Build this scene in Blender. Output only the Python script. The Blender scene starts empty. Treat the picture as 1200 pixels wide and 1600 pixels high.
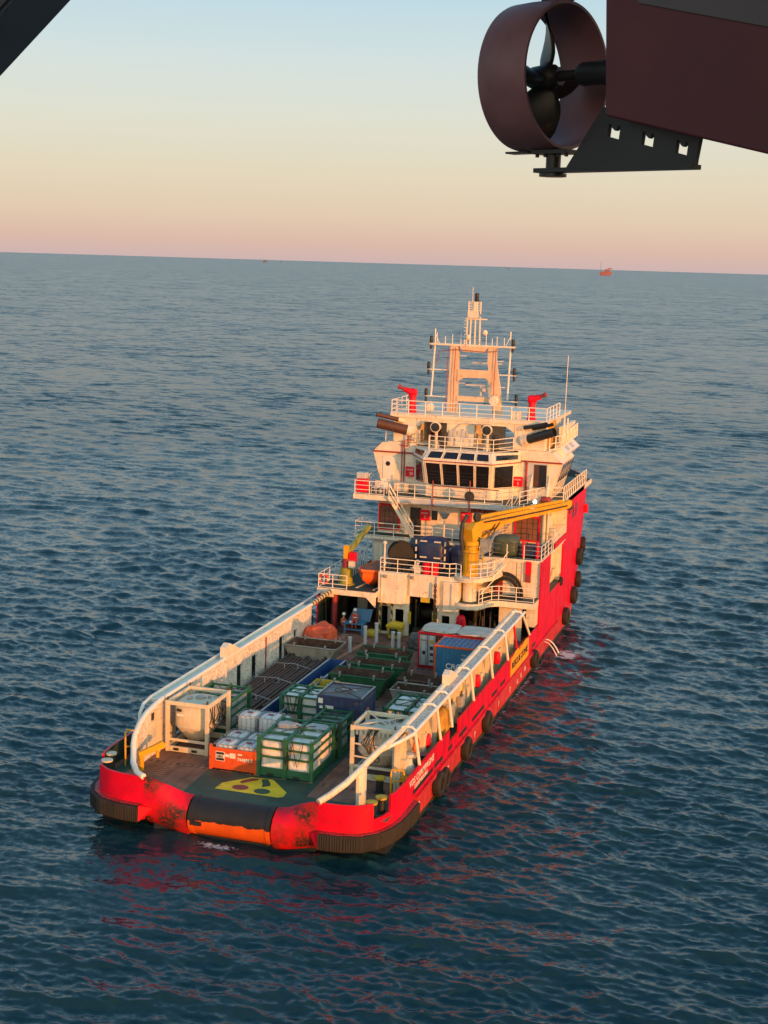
import bpy, math, random
import numpy as np
from mathutils import Vector, Matrix
random.seed(7)
R = math.radians
sc = bpy.context.scene
col = sc.collection

# ------------------------------------------------------------------ helpers
class MB:
    """collects shapes, builds ONE mesh object"""
    def __init__(s): s.v = []; s.f = []; s.m = []
    def add(s, vs, fs, mi=0):
        o = len(s.v); s.v += [tuple(p) for p in vs]
        s.f += [tuple(i + o for i in f) for f in fs]; s.m += [mi] * len(fs); return s
    def box(s, x0, x1, y0, y1, z0, z1, mi=0):
        vs = [(x0,y0,z0),(x1,y0,z0),(x1,y1,z0),(x0,y1,z0),(x0,y0,z1),(x1,y0,z1),(x1,y1,z1),(x0,y1,z1)]
        return s.add(vs, [(0,3,2,1),(4,5,6,7),(0,1,5,4),(1,2,6,5),(2,3,7,6),(3,0,4,7)], mi)
    def bar(s, p0, p1, w, h, up=(0,0,1), mi=0):
        """rectangular bar from p0 to p1: w across, h along up"""
        a = Vector(p0); b = Vector(p1); d = (b - a).normalized(); u = Vector(up)
        if abs(d.dot(u)) > .98: u = Vector((0,1,0))
        x = d.cross(u).normalized(); u = x.cross(d).normalized(); vs = []
        for q in (a, b):
            for sx, su in ((-1,-1),(1,-1),(1,1),(-1,1)): vs.append(q + x*(sx*w/2) + u*(su*h/2))
        return s.add(vs, [(0,1,2,3),(7,6,5,4),(0,4,5,1),(1,5,6,2),(2,6,7,3),(3,7,4,0)], mi)
    def cyl(s, p0, p1, r0, r1=None, n=12, mi=0, cap=True):
        r1 = r0 if r1 is None else r1
        a = Vector(p0); b = Vector(p1); d = (b - a).normalized()
        u = Vector((0,0,1)) if abs(d.z) < .95 else Vector((1,0,0))
        x = d.cross(u).normalized(); y = d.cross(x); vs = []
        for q, r in ((a, r0), (b, r1)):
            for i in range(n):
                t = 2*math.pi*i/n; vs.append(q + x*(r*math.cos(t)) + y*(r*math.sin(t)))
        fs = [(i, (i+1) % n, n+(i+1) % n, n+i) for i in range(n)]
        if cap: fs += [tuple(range(n-1,-1,-1)), tuple(range(n, 2*n))]
        return s.add(vs, fs, mi)
    def tube(s, pts, r, n=8, closed=False, mi=0):
        P = [Vector(p) for p in pts]; k = len(P); vs = []; fs = []; px = None
        for i, p in enumerate(P):
            if closed: d = (P[(i+1) % k] - P[i-1]).normalized()
            else: d = (P[min(i+1,k-1)] - P[max(i-1,0)]).normalized()
            if px is None:
                u = Vector((0,0,1)) if abs(d.z) < .95 else Vector((1,0,0)); px = d.cross(u).normalized()
            else:
                px = (px - d*px.dot(d)); px = px.normalized() if px.length > 1e-6 else d.orthogonal().normalized()
            y = d.cross(px); rr = r[i] if isinstance(r, (list, tuple)) else r
            for j in range(n):
                t = 2*math.pi*j/n; vs.append(p + px*(rr*math.cos(t)) + y*(rr*math.sin(t)))
        for i in range(k if closed else k-1):
            a = i*n; b = ((i+1) % k)*n
            for j in range(n): fs.append((a+j, a+(j+1) % n, b+(j+1) % n, b+j))
        if not closed: fs += [tuple(range(n-1,-1,-1)), tuple(range((k-1)*n, k*n))]
        return s.add(vs, fs, mi)
    def lathe(s, prof, c=(0,0,0), axis=(0,0,1), n=20, mi=0, cap=True):
        a = Vector(axis).normalized(); u = Vector((1,0,0)) if abs(a.x) < .9 else Vector((0,1,0))
        x = a.cross(u).normalized(); y = a.cross(x); c = Vector(c); vs = []; fs = []
        for r, z in prof:
            for i in range(n):
                t = 2*math.pi*i/n; vs.append(c + a*z + x*(r*math.cos(t)) + y*(r*math.sin(t)))
        for k in range(len(prof)-1):
            for i in range(n): fs.append((k*n+i, k*n+(i+1) % n, (k+1)*n+(i+1) % n, (k+1)*n+i))
        ring = prof[0] == prof[-1]
        if not ring and cap and prof[0][0] > 1e-4: fs.append(tuple(range(n-1,-1,-1)))
        if not ring and cap and prof[-1][0] > 1e-4: fs.append(tuple(range((len(prof)-1)*n, len(prof)*n)))
        return s.add(vs, fs, mi)
    def torus(s, c, axis, R0, r, n=24, m=10, mi=0):
        a = Vector(axis).normalized(); u = Vector((1,0,0)) if abs(a.x) < .9 else Vector((0,1,0))
        x = a.cross(u).normalized(); y = a.cross(x); c = Vector(c)
        return s.tube([c + x*(R0*math.cos(2*math.pi*i/n)) + y*(R0*math.sin(2*math.pi*i/n)) for i in range(n)], r, m, True, mi)
    def prism(s, poly, h, frame, mi=0):
        """2D polygon extruded by h; frame=(origin, xdir, ydir, zdir)"""
        o, x, y, z = [Vector(q) for q in frame]; n = len(poly)
        vs = [o + x*p[0] + y*p[1] for p in poly] + [o + x*p[0] + y*p[1] + z*h for p in poly]
        fs = [tuple(range(n-1,-1,-1)), tuple(range(n, 2*n))] + [(i, (i+1) % n, n+(i+1) % n, n+i) for i in range(n)]
        return s.add(vs, fs, mi)
    def grid(s, rows, mi=0, flip=False):
        n = len(rows[0]); vs = [p for r in rows for p in r]; fs = []
        for i in range(len(rows)-1):
            for j in range(n-1):
                q = (i*n+j, i*n+j+1, (i+1)*n+j+1, (i+1)*n+j); fs.append(q[::-1] if flip else q)
        return s.add(vs, fs, mi)
    def slabpath(s, path, thick, zb, zt, mi=0):
        """wall along a plan path (x,y); thick to the left of travel; zt may be a list"""
        n = len(path); P = [Vector((p[0], p[1])) for p in path]; off = []
        for i in range(n):
            d = (P[min(i+1,n-1)] - P[max(i-1,0)]).normalized(); off.append(P[i] + Vector((-d.y, d.x))*thick)
        g = lambda z, i: z[i] if isinstance(z, (list, tuple)) else z
        vs = []; fs = []
        for i in range(n):
            vs += [(P[i].x,P[i].y,g(zb,i)),(P[i].x,P[i].y,g(zt,i)),(off[i].x,off[i].y,g(zt,i)),(off[i].x,off[i].y,g(zb,i))]
        for i in range(n-1):
            a = 4*i; b = a+4
            for j in range(4): fs.append((a+j, a+(j+1) % 4, b+(j+1) % 4, b+j))
        fs += [(3,2,1,0), tuple(4*(n-1)+j for j in range(4))]
        return s.add(vs, fs, mi)
    def each(s, name, mat, parent=None, **kw):
        """every connected piece as an object of its own"""
        par = list(range(len(s.v)))
        def find(a):
            while par[a] != a: par[a] = par[par[a]]; a = par[a]
            return a
        for f in s.f:
            r0 = find(f[0])
            for i in f[1:]: par[find(i)] = r0
        groups = {}
        for f, mi in zip(s.f, s.m): groups.setdefault(find(f[0]), []).append((f, mi))
        out = []
        for fs in groups.values():
            idx = {}; q = MB()
            for f, mi in fs:
                for i in f:
                    if i not in idx: idx[i] = len(q.v); q.v.append(s.v[i])
                q.f.append(tuple(idx[i] for i in f)); q.m.append(mi)
            out.append(q.build(name, mat, parent, **kw))
        return out
    def build(s, name, mat, parent=None, smooth=None, bevel=0, loc=None):
        me = bpy.data.meshes.new(name); me.from_pydata(s.v, [], s.f)
        mats = mat if isinstance(mat, (list, tuple)) else [mat]
        for m in mats: me.materials.append(m)
        if len(mats) > 1: me.polygons.foreach_set('material_index', s.m)
        me.validate(); me.update()
        import bmesh
        bm = bmesh.new(); bm.from_mesh(me); bmesh.ops.recalc_face_normals(bm, faces=bm.faces); bm.to_mesh(me); bm.free()
        if smooth is not None:
            me.shade_smooth(); me.set_sharp_from_angle(angle=R(smooth))
        o = bpy.data.objects.new(name, me); col.objects.link(o)
        if parent: o.parent = parent
        if loc: o.location = loc
        if bevel:
            b = o.modifiers.new('bevel', 'BEVEL'); b.width = bevel; b.segments = 2; b.limit_method = 'ANGLE'; b.angle_limit = R(40)
        return o

def tag(o, label=None, cat=None, group=None, kind=None):
    if label: o['label'] = label
    if cat: o['category'] = cat
    if group: o['group'] = group
    if kind: o['kind'] = kind
    return o
def thing(name, label, cat, loc=(0,0,0), rz=0, group=None):
    o = bpy.data.objects.new(name, None); col.objects.link(o); o.empty_display_size = .3
    o.location = loc; o.rotation_euler = (0,0,rz); return tag(o, label, cat, group)
def dup(root, loc, rz=0, label=None, group=None, scale=None):
    r = root.copy(); col.objects.link(r); r.location = loc; r.rotation_euler = (0,0,rz)
    if label: r['label'] = label
    if group: r['group'] = group
    if scale: r.scale = scale
    for ch in list(root.children):
        c = ch.copy(); col.objects.link(c); c.parent = r
        for g in list(ch.children):
            d = g.copy(); col.objects.link(d); d.parent = c
    return r
def lettering(txt, size, origin, xdir, ydir, mat, parent, name='lettering', xs=1.0, ext=.006, bold=.0, sp=1.0):
    cu = bpy.data.curves.new('t', 'FONT'); cu.body = txt; cu.size = size; cu.extrude = ext; cu.offset = bold; cu.space_character = sp
    ob = bpy.data.objects.new('t', cu); col.objects.link(ob)
    bpy.context.view_layer.update()
    me = bpy.data.meshes.new_from_object(ob.evaluated_get(bpy.context.evaluated_depsgraph_get()))
    bpy.data.objects.remove(ob); bpy.data.curves.remove(cu)
    x = Vector(xdir).normalized(); y = Vector(ydir).normalized(); z = x.cross(y)
    M = Matrix(((x.x*xs, y.x, z.x, origin[0]), (x.y*xs, y.y, z.y, origin[1]), (x.z*xs, y.z, z.z, origin[2]), (0,0,0,1)))
    me.transform(M); me.name = name; me.materials.clear(); me.materials.append(mat)
    o = bpy.data.objects.new(name, me); col.objects.link(o); o.parent = parent; return o

# ------------------------------------------------------------------ materials
def newmat(name):
    m = bpy.data.materials.new(name); m.use_nodes = True; nt = m.node_tree
    return m, nt, nt.nodes, nt.links, nt.nodes['Principled BSDF']
def M(name, c, rough=.5, metal=0.0, var=.18, scale=1.5, dirt=0.0, dirtc=(.09,.05,.03), dscale=.8, streak=0.0, bump=0.0, bscale=20, spec=.5):
    """painted / raw surface: colour variation, worn dirty patches, vertical run marks"""
    m, nt, N, L, b = newmat(name)
    tc = N.new('ShaderNodeTexCoord')
    n1 = N.new('ShaderNodeTexNoise'); n1.inputs['Scale'].default_value = scale; n1.inputs['Detail'].default_value = 6
    L.new(tc.outputs['Object'], n1.inputs['Vector'])
    mr = N.new('ShaderNodeMapRange'); mr.inputs[1].default_value = .3; mr.inputs[2].default_value = .7
    mr.inputs[3].default_value = 1-var; mr.inputs[4].default_value = 1+var*.5
    L.new(n1.outputs['Fac'], mr.inputs[0])
    mx = N.new('ShaderNodeMix'); mx.data_type = 'RGBA'; mx.blend_type = 'MULTIPLY'; mx.inputs[0].default_value = 1
    mx.inputs[6].default_value = (*c, 1); L.new(mr.outputs[0], mx.inputs[7]); out = mx.outputs[2]
    if dirt > 0:
        n2 = N.new('ShaderNodeTexNoise'); n2.inputs['Scale'].default_value = dscale*3; n2.inputs['Detail'].default_value = 9; n2.inputs['Roughness'].default_value = .68
        L.new(tc.outputs['Object'], n2.inputs['Vector'])
        r2 = N.new('ShaderNodeMapRange'); r2.inputs[1].default_value = .66-dirt*.3; r2.inputs[2].default_value = .72-dirt*.2
        L.new(n2.outputs['Fac'], r2.inputs[0])
        m2 = N.new('ShaderNodeMix'); m2.data_type = 'RGBA'; m2.inputs[7].default_value = (*dirtc, 1)
        L.new(r2.outputs[0], m2.inputs[0]); L.new(out, m2.inputs[6]); out = m2.outputs[2]
    if streak > 0:
        mp = N.new('ShaderNodeMapping'); mp.inputs['Scale'].default_value = (5, 5, .35); L.new(tc.outputs['Object'], mp.inputs[0])
        n3 = N.new('ShaderNodeTexNoise'); n3.inputs['Scale'].default_value = 1.6; n3.inputs['Detail'].default_value = 5; L.new(mp.outputs[0], n3.inputs['Vector'])
        r3 = N.new('ShaderNodeMapRange'); r3.inputs[1].default_value = .54; r3.inputs[2].default_value = .78; r3.inputs[4].default_value = streak
        L.new(n3.outputs['Fac'], r3.inputs[0])
        m3 = N.new('ShaderNodeMix'); m3.data_type = 'RGBA'; m3.inputs[7].default_value = (*dirtc, 1)
        L.new(r3.outputs[0], m3.inputs[0]); L.new(out, m3.inputs[6]); out = m3.outputs[2]
    L.new(out, b.inputs['Base Color'])
    b.inputs['Roughness'].default_value = rough; b.inputs['Metallic'].default_value = metal; b.inputs['Specular IOR Level'].default_value = spec
    if bump > 0:
        n4 = N.new('ShaderNodeTexNoise'); n4.inputs['Scale'].default_value = bscale; n4.inputs['Detail'].default_value = 4
        L.new(tc.outputs['Object'], n4.inputs['Vector'])
        bp = N.new('ShaderNodeBump'); bp.inputs['Strength'].default_value = bump; bp.inputs['Distance'].default_value = .05
        L.new(n4.outputs['Fac'], bp.inputs['Height']); L.new(bp.outputs[0], b.inputs['Normal'])
    return m

RUST = (.12,.05,.025)
mt = dict(
 white = M('white paint', (.79,.70,.57), .45, dirt=.2, dirtc=(.30,.16,.08), dscale=1.6, streak=.5, var=.14, bump=.12, bscale=2.2),
 whitec = M('clean white paint', (.80,.76,.69), .4, var=.1, streak=.12, dirtc=(.35,.22,.12)),
 worn = M('worn white paint', (.74,.71,.66), .55, dirt=.42, dirtc=(.24,.13,.08), dscale=2.2, streak=.5, var=.2),
 buff = M('buff mast paint', (.74,.52,.35), .5, dirt=.15, dirtc=(.3,.14,.07), streak=.3, var=.14),
 greyw = M('pale grey paint', (.50,.52,.55), .5, streak=.2, var=.12),
 red = M('red paint', (.72,.003,.028), .42, spec=.2, dirt=.12, dirtc=(.22,.02,.02), streak=.25, var=.2, scale=.6, bump=.06, bscale=1.5),
 sred = M('bright red paint', (.70,.006,.025), .4, spec=.25, var=.15),
 redpipe = M('red pipe paint', (.30,.03,.035), .5, var=.2),
 black = M('black rubber', (.018,.017,.017), .75, var=.4, bump=.3, bscale=14),
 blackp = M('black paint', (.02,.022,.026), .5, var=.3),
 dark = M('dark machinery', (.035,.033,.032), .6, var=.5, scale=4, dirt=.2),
 deckg = M('green deck paint', (.028,.075,.052), .65, var=.4, dirt=.3, dirtc=(.07,.055,.04), dscale=.5, scale=.9),
 gdeck = M('dark green deck paint', (.03,.055,.042), .65, var=.3),
 cream = M('cream paint', (.68,.60,.46), .5, dirt=.15, dirtc=(.3,.2,.1), streak=.3, var=.14),
 tank = M('grey tank paint', (.62,.57,.48), .45, dirt=.12, streak=.3, var=.18),
 orange = M('orange paint', (.72,.10,.018), .5, dirt=.2, dirtc=(.22,.05,.025), streak=.2, var=.25),
 tarp = M('orange tarpaulin', (.70,.10,.035), .55, var=.3, scale=2.5, bump=.5, bscale=3),
 green = M('green basket paint', (.022,.13,.06), .5, dirt=.12, var=.3),
 dgreen = M('green skip paint', (.018,.10,.045), .5, dirt=.25, var=.3),
 ygreen = M('yellow green paint', (.34,.33,.05), .55, dirt=.2, var=.25),
 navy = M('navy container paint', (.03,.05,.13), .5, dirt=.12, var=.25, streak=.2),
 cblue = M('blue container paint', (.035,.17,.33), .5, dirt=.1, var=.2, streak=.2),
 bblue = M('blue half height paint', (.02,.07,.24), .5, dirt=.15, var=.25),
 benchb = M('blue bench paint', (.06,.20,.38), .5, var=.2),
 yellow = M('yellow crane paint', (.72,.36,.012), .42, dirt=.08, dirtc=(.25,.12,.03), var=.15, streak=.2),
 dyellow = M('dull yellow paint', (.50,.36,.03), .5, dirt=.15, var=.2),
 skip = M('grey skip paint', (.30,.28,.25), .6, dirt=.2, dirtc=(.14,.09,.06), streak=.4, var=.2),
 rust = M('rusty steel', (.10,.05,.035), .8, var=.5, scale=3, bump=.2),
 pipe = M('drill pipe steel', (.075,.05,.042), .55, .3, var=.5, scale=2, dirt=.2, dirtc=(.12,.06,.035)),
 grate = M('walkway grating', (.86,.68,.60), .7, var=.35, scale=5),
 bag = M('white woven bag', (.72,.71,.69), .75, var=.2, scale=3, bump=.6, bscale=5),
 gbag = M('grey plastic wrap', (.36,.36,.37), .35, var=.3, scale=4, bump=.5, bscale=6),
 ibc = M('translucent tote plastic', (.62,.64,.66), .4, var=.15),
 steel = M('galvanised steel', (.42,.42,.42), .45, .6, var=.25, scale=4),
 bluet = M('blue tarpaulin', (.016,.028,.10), .45, var=.3, bump=.5, bscale=3),
 greent = M('green tarpaulin', (.07,.10,.07), .55, var=.3, bump=.5, bscale=3),
 exh = M('exhaust brown', (.085,.035,.026), .6, var=.3),
 boato = M('orange rescue boat', (.78,.13,.02), .4, var=.12),
 brownc = M('brown canvas', (.22,.10,.07), .8, var=.25, bump=.4, bscale=4),
 maroon = M('maroon lifeboat paint', (.13,.022,.028), .55, var=.15, scale=2),
 gmaroon = M('grey lifeboat paint', (.12,.10,.105), .55, var=.1),
 bronze = M('dark propeller bronze', (.045,.042,.04), .45, .4, var=.3),
 lred = M('dark red nozzle paint', (.30,.14,.145), .5, var=.2, scale=6),
 navydark = M('dark blue steel', (.055,.11,.16), .6, var=.15),
 letter = M('white lettering', (.80,.77,.72), .5, var=.1),
 bletter = M('black lettering', (.03,.02,.015), .5, var=.1),
 skin = M('skin', (.42,.24,.16), .5, var=.1), cover = M('red orange coverall', (.50,.07,.04), .8, var=.2),
 hull_far = M('hazed red steel', (.30,.12,.13), .7, var=.3, scale=.05), far = M('hazed grey steel', (.13,.115,.13), .8, var=.2, scale=.05),  # distance haze is put into the colours of the far rigs
 foam = M('sea foam', (.75,.76,.78), .6, var=.2, scale=6),
)
def glassmat():
    m, nt, N, L, b = newmat('dark window glass'); b.inputs['Base Color'].default_value = (.012,.012,.016,1)
    b.inputs['Roughness'].default_value = .06; b.inputs['Specular IOR Level'].default_value = .6; return m
mt['glass'] = glassmat()
mt['whitegreen'] = mt['gdeck']
def planks():
    m, nt, N, L, b = newmat('deck planking')
    tc = N.new('ShaderNodeTexCoord'); mp = N.new('ShaderNodeMapping'); mp.inputs['Scale'].default_value = (5, .11, 1); L.new(tc.outputs['Object'], mp.inputs[0])
    v = N.new('ShaderNodeTexBrick'); v.offset = .5; v.inputs['Scale'].default_value = 1; v.inputs['Brick Width'].default_value = 1; v.inputs['Row Height'].default_value = 1
    # bricks run along X, so turn the planks to run along Y
    sw = N.new('ShaderNodeMapping'); sw.inputs['Rotation'].default_value = (0,0,R(90)); sw.inputs['Scale'].default_value = (1,1,1); L.new(mp.outputs[0], sw.inputs[0]); L.new(sw.outputs[0], v.inputs['Vector'])
    v.inputs['Color1'].default_value = (.27,.125,.085,1); v.inputs['Color2'].default_value = (.19,.095,.068,1); v.inputs['Mortar'].default_value = (.07,.045,.038,1); v.inputs['Mortar Size'].default_value = .02
    n = N.new('ShaderNodeTexNoise'); n.inputs['Scale'].default_value = .7; n.inputs['Detail'].default_value = 8; L.new(tc.outputs['Object'], n.inputs['Vector'])
    r = N.new('ShaderNodeMapRange'); r.inputs[1].default_value = .35; r.inputs[2].default_value = .7; r.inputs[3].default_value = .5; r.inputs[4].default_value = 1.25; L.new(n.outputs['Fac'], r.inputs[0])
    x = N.new('ShaderNodeMix'); x.data_type = 'RGBA'; x.blend_type = 'MULTIPLY'; x.inputs[0].default_value = 1
    L.new(v.outputs['Color'], x.inputs[6]); L.new(r.outputs[0], x.inputs[7]); L.new(x.outputs[2], b.inputs['Base Color']); b.inputs['Roughness'].default_value = .7
    bp = N.new('ShaderNodeBump'); bp.inputs['Strength'].default_value = .4; bp.inputs['Distance'].default_value = .02; L.new(v.outputs['Fac'], bp.inputs['Height']); bp.invert = True; L.new(bp.outputs[0], b.inputs['Normal'])
    return m
mt['plank'] = planks()
def split_paint(name, low, high, zedge, amp, nscale, rough=.45, scrape=None, sc_amt=.5, growth=None):
    """two paints meeting along a ragged edge at height zedge; optional scrapes and a weed band at the waterline"""
    m, nt, N, L, b = newmat(name)
    tc = N.new('ShaderNodeTexCoord'); sp = N.new('ShaderNodeSeparateXYZ'); L.new(tc.outputs['Object'], sp.inputs[0])
    n = N.new('ShaderNodeTexNoise'); n.inputs['Scale'].default_value = nscale; n.inputs['Detail'].default_value = 5; n.inputs['Roughness'].default_value = .6; L.new(tc.outputs['Object'], n.inputs['Vector'])
    ma = N.new('ShaderNodeMath'); ma.operation = 'MULTIPLY_ADD'; ma.inputs[1].default_value = amp; L.new(n.outputs['Fac'], ma.inputs[0]); L.new(sp.outputs['Z'], ma.inputs[2])
    st = N.new('ShaderNodeMapRange'); st.inputs[1].default_value = zedge+amp*.5-.008; st.inputs[2].default_value = zedge+amp*.5+.008; L.new(ma.outputs[0], st.inputs[0])
    x = N.new('ShaderNodeMix'); x.data_type = 'RGBA'; x.inputs[6].default_value = (*low,1); x.inputs[7].default_value = (*high,1); L.new(st.outputs[0], x.inputs[0]); out = x.outputs[2]
    n0 = N.new('ShaderNodeTexNoise'); n0.inputs['Scale'].default_value = 1.1; n0.inputs['Detail'].default_value = 6; L.new(tc.outputs['Object'], n0.inputs['Vector'])
    r0 = N.new('ShaderNodeMapRange'); r0.inputs[1].default_value = .3; r0.inputs[2].default_value = .7; r0.inputs[3].default_value = .78; r0.inputs[4].default_value = 1.12; L.new(n0.outputs['Fac'], r0.inputs[0])
    x0 = N.new('ShaderNodeMix'); x0.data_type = 'RGBA'; x0.blend_type = 'MULTIPLY'; x0.inputs[0].default_value = 1; L.new(out, x0.inputs[6]); L.new(r0.outputs[0], x0.inputs[7]); out = x0.outputs[2]
    if scrape:
        n2 = N.new('ShaderNodeTexNoise'); n2.inputs['Scale'].default_value = 7; n2.inputs['Detail'].default_value = 10; n2.inputs['Roughness'].default_value = .75; L.new(tc.outputs['Object'], n2.inputs['Vector'])
        r2 = N.new('ShaderNodeMapRange'); r2.inputs[1].default_value = .64-sc_amt*.24; r2.inputs[2].default_value = .68-sc_amt*.2; L.new(n2.outputs['Fac'], r2.inputs[0])
        n5 = N.new('ShaderNodeTexNoise'); n5.inputs['Scale'].default_value = .8; L.new(tc.outputs['Object'], n5.inputs['Vector'])
        r5 = N.new('ShaderNodeMapRange'); r5.inputs[1].default_value = .40; r5.inputs[2].default_value = .62; L.new(n5.outputs['Fac'], r5.inputs[0])
        mm = N.new('ShaderNodeMath'); mm.operation = 'MULTIPLY'; L.new(r2.outputs[0], mm.inputs[0]); L.new(r5.outputs[0], mm.inputs[1])
        x2 = N.new('ShaderNodeMix'); x2.data_type = 'RGBA'; x2.inputs[7].default_value = (*scrape,1); L.new(mm.outputs[0], x2.inputs[0]); L.new(out, x2.inputs[6]); out = x2.outputs[2]
    if growth:
        mp = N.new('ShaderNodeMapping'); mp.inputs['Scale'].default_value = (2.2,2.2,.22); L.new(tc.outputs['Object'], mp.inputs[0])
        n7 = N.new('ShaderNodeTexNoise'); n7.inputs['Scale'].default_value = 1.3; n7.inputs['Detail'].default_value = 7; n7.inputs['Roughness'].default_value = .65; L.new(mp.outputs[0], n7.inputs['Vector'])
        r7 = N.new('ShaderNodeMapRange'); r7.inputs[1].default_value = .47; r7.inputs[2].default_value = .70; r7.inputs[4].default_value = .75; L.new(n7.outputs['Fac'], r7.inputs[0])
        x7 = N.new('ShaderNodeMix'); x7.data_type = 'RGBA'; x7.inputs[7].default_value = (.26,.008,.016,1); L.new(r7.outputs[0], x7.inputs[0]); L.new(out, x7.inputs[6]); out = x7.outputs[2]
        cb = N.new('ShaderNodeCombineXYZ'); L.new(sp.outputs['Y'], cb.inputs['X']); L.new(sp.outputs['Z'], cb.inputs['Y'])
        br = N.new('ShaderNodeTexBrick'); br.inputs['Scale'].default_value = 1; br.inputs['Brick Width'].default_value = 4.6; br.inputs['Row Height'].default_value = 1.55; br.inputs['Mortar Size'].default_value = .03; br.inputs['Mortar Smooth'].default_value = .6; L.new(cb.outputs[0], br.inputs['Vector'])
        n8 = N.new('ShaderNodeTexNoise'); n8.inputs['Scale'].default_value = .9; n8.inputs['Detail'].default_value = 2; L.new(tc.outputs['Object'], n8.inputs['Vector'])
        ad = N.new('ShaderNodeMath'); ad.operation = 'ADD'; L.new(br.outputs['Fac'], ad.inputs[0]); L.new(n8.outputs['Fac'], ad.inputs[1])
        bq = N.new('ShaderNodeBump'); bq.inputs['Strength'].default_value = .5; bq.inputs['Distance'].default_value = .035; L.new(ad.outputs[0], bq.inputs['Height']); L.new(bq.outputs[0], b.inputs['Normal'])
        r3 = N.new('ShaderNodeMapRange'); r3.inputs[1].default_value = growth; r3.inputs[2].default_value = growth-.06; L.new(ma.outputs[0], r3.inputs[0])
        x3 = N.new('ShaderNodeMix'); x3.data_type = 'RGBA'; x3.inputs[7].default_value = (.05,.042,.02,1); L.new(r3.outputs[0], x3.inputs[0]); L.new(out, x3.inputs[6]); out = x3.outputs[2]
    L.new(out, b.inputs['Base Color']); b.inputs['Roughness'].default_value = rough; b.inputs['Specular IOR Level'].default_value = .25
    return m
mt['roller'] = split_paint('roller paint', (.72,.11,.012), (.022,.024,.03), 1.06, .5, 1.6, .5)
mt['scraped'] = split_paint('scraped red paint', (.70,.010,.018), (.72,.004,.03), 1.5, .3, 2, .5, (.05,.028,.02), 1.0)
mt['hull'] = split_paint('hull red paint', (.60,.05,.055), (.74,.002,.032), 1.55, .12, .5, .4, (.30,.012,.018), .35, growth=.34)
mt['hazard'] = M('yellow', (.62,.40,.03), .5)
def foammat():
    m, nt, N, L, b = newmat('lacy sea foam'); b.inputs['Base Color'].default_value = (.62,.64,.66,1); b.inputs['Roughness'].default_value = .7
    tc = N.new('ShaderNodeTexCoord'); n = N.new('ShaderNodeTexNoise'); n.inputs['Scale'].default_value = 3.2; n.inputs['Detail'].default_value = 9; n.inputs['Roughness'].default_value = .7; n.inputs['Distortion'].default_value = .8; L.new(tc.outputs['Object'], n.inputs['Vector'])
    a = N.new('ShaderNodeAttribute'); a.attribute_name = 'dense'
    s = N.new('ShaderNodeMath'); s.operation = 'ADD'; L.new(n.outputs['Fac'], s.inputs[0]); L.new(a.outputs['Fac'], s.inputs[1])
    r = N.new('ShaderNodeMapRange'); r.inputs[1].default_value = .98; r.inputs[2].default_value = 1.16; r.inputs[4].default_value = .85; L.new(s.outputs[0], r.inputs[0]); L.new(r.outputs[0], b.inputs['Alpha']); return m
mt['lace'] = foammat()
def stripes():
    m, nt, N, L, b = newmat('hazard stripes')
    tc = N.new('ShaderNodeTexCoord'); w = N.new('ShaderNodeTexWave'); w.wave_type = 'BANDS'; w.bands_direction = 'Y'; w.inputs['Scale'].default_value = .62
    L.new(tc.outputs['Object'], w.inputs['Vector']); r = N.new('ShaderNodeValToRGB'); r.color_ramp.interpolation = 'CONSTANT'
    r.color_ramp.elements[0].color = (.03,.025,.02,1); r.color_ramp.elements[1].color = (.70,.55,.30,1); r.color_ramp.elements[1].position = .42
    L.new(w.outputs['Fac'], r.inputs[0]); L.new(r.outputs[0], b.inputs['Base Color']); return m
mt['stripe'] = stripes()
def stripesz():
    m, nt, N, L, b = newmat('hazard frame stripes')
    tc = N.new('ShaderNodeTexCoord'); w = N.new('ShaderNodeTexWave'); w.wave_type = 'BANDS'; w.bands_direction = 'DIAGONAL'; w.inputs['Scale'].default_value = .9
    L.new(tc.outputs['Object'], w.inputs['Vector']); r = N.new('ShaderNodeValToRGB'); r.color_ramp.interpolation = 'CONSTANT'
    r.color_ramp.elements[0].color = (.03,.025,.02,1); r.color_ramp.elements[1].color = (.6,.42,.12,1); r.color_ramp.elements[1].position = .5
    L.new(w.outputs['Fac'], r.inputs[0]); L.new(r.outputs[0], b.inputs['Base Color']); return m
mt['stripez'] = stripesz()
# ------------------------------------------------------------------ camera, light, sky
CX, CY, CZ = 26.6526, -62.3053, 28.9472
YAW, PITCH, ROLL, FPX = R(17.0493), R(9.9638), R(1.6922), 2215.2456
f_ = Vector((-math.sin(YAW)*math.cos(PITCH), math.cos(YAW)*math.cos(PITCH), -math.sin(PITCH)))
r_ = Vector((math.cos(YAW), math.sin(YAW), 0)); u_ = r_.cross(f_)
cr, sr = math.cos(ROLL), math.sin(ROLL)
rr_ = r_*cr + u_*sr; uu_ = u_*cr - r_*sr
cam = bpy.data.cameras.new('camera'); co = bpy.data.objects.new('camera', cam); col.objects.link(co); sc.camera = co
co.matrix_world = Matrix(((rr_.x,uu_.x,-f_.x,CX),(rr_.y,uu_.y,-f_.y,CY),(rr_.z,uu_.z,-f_.z,CZ),(0,0,0,1)))
cam.sensor_fit = 'VERTICAL'; cam.sensor_height = 36; cam.sensor_width = 27; cam.lens = 36*FPX/1600
cam.clip_start = .1; cam.clip_end = 200000

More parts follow.
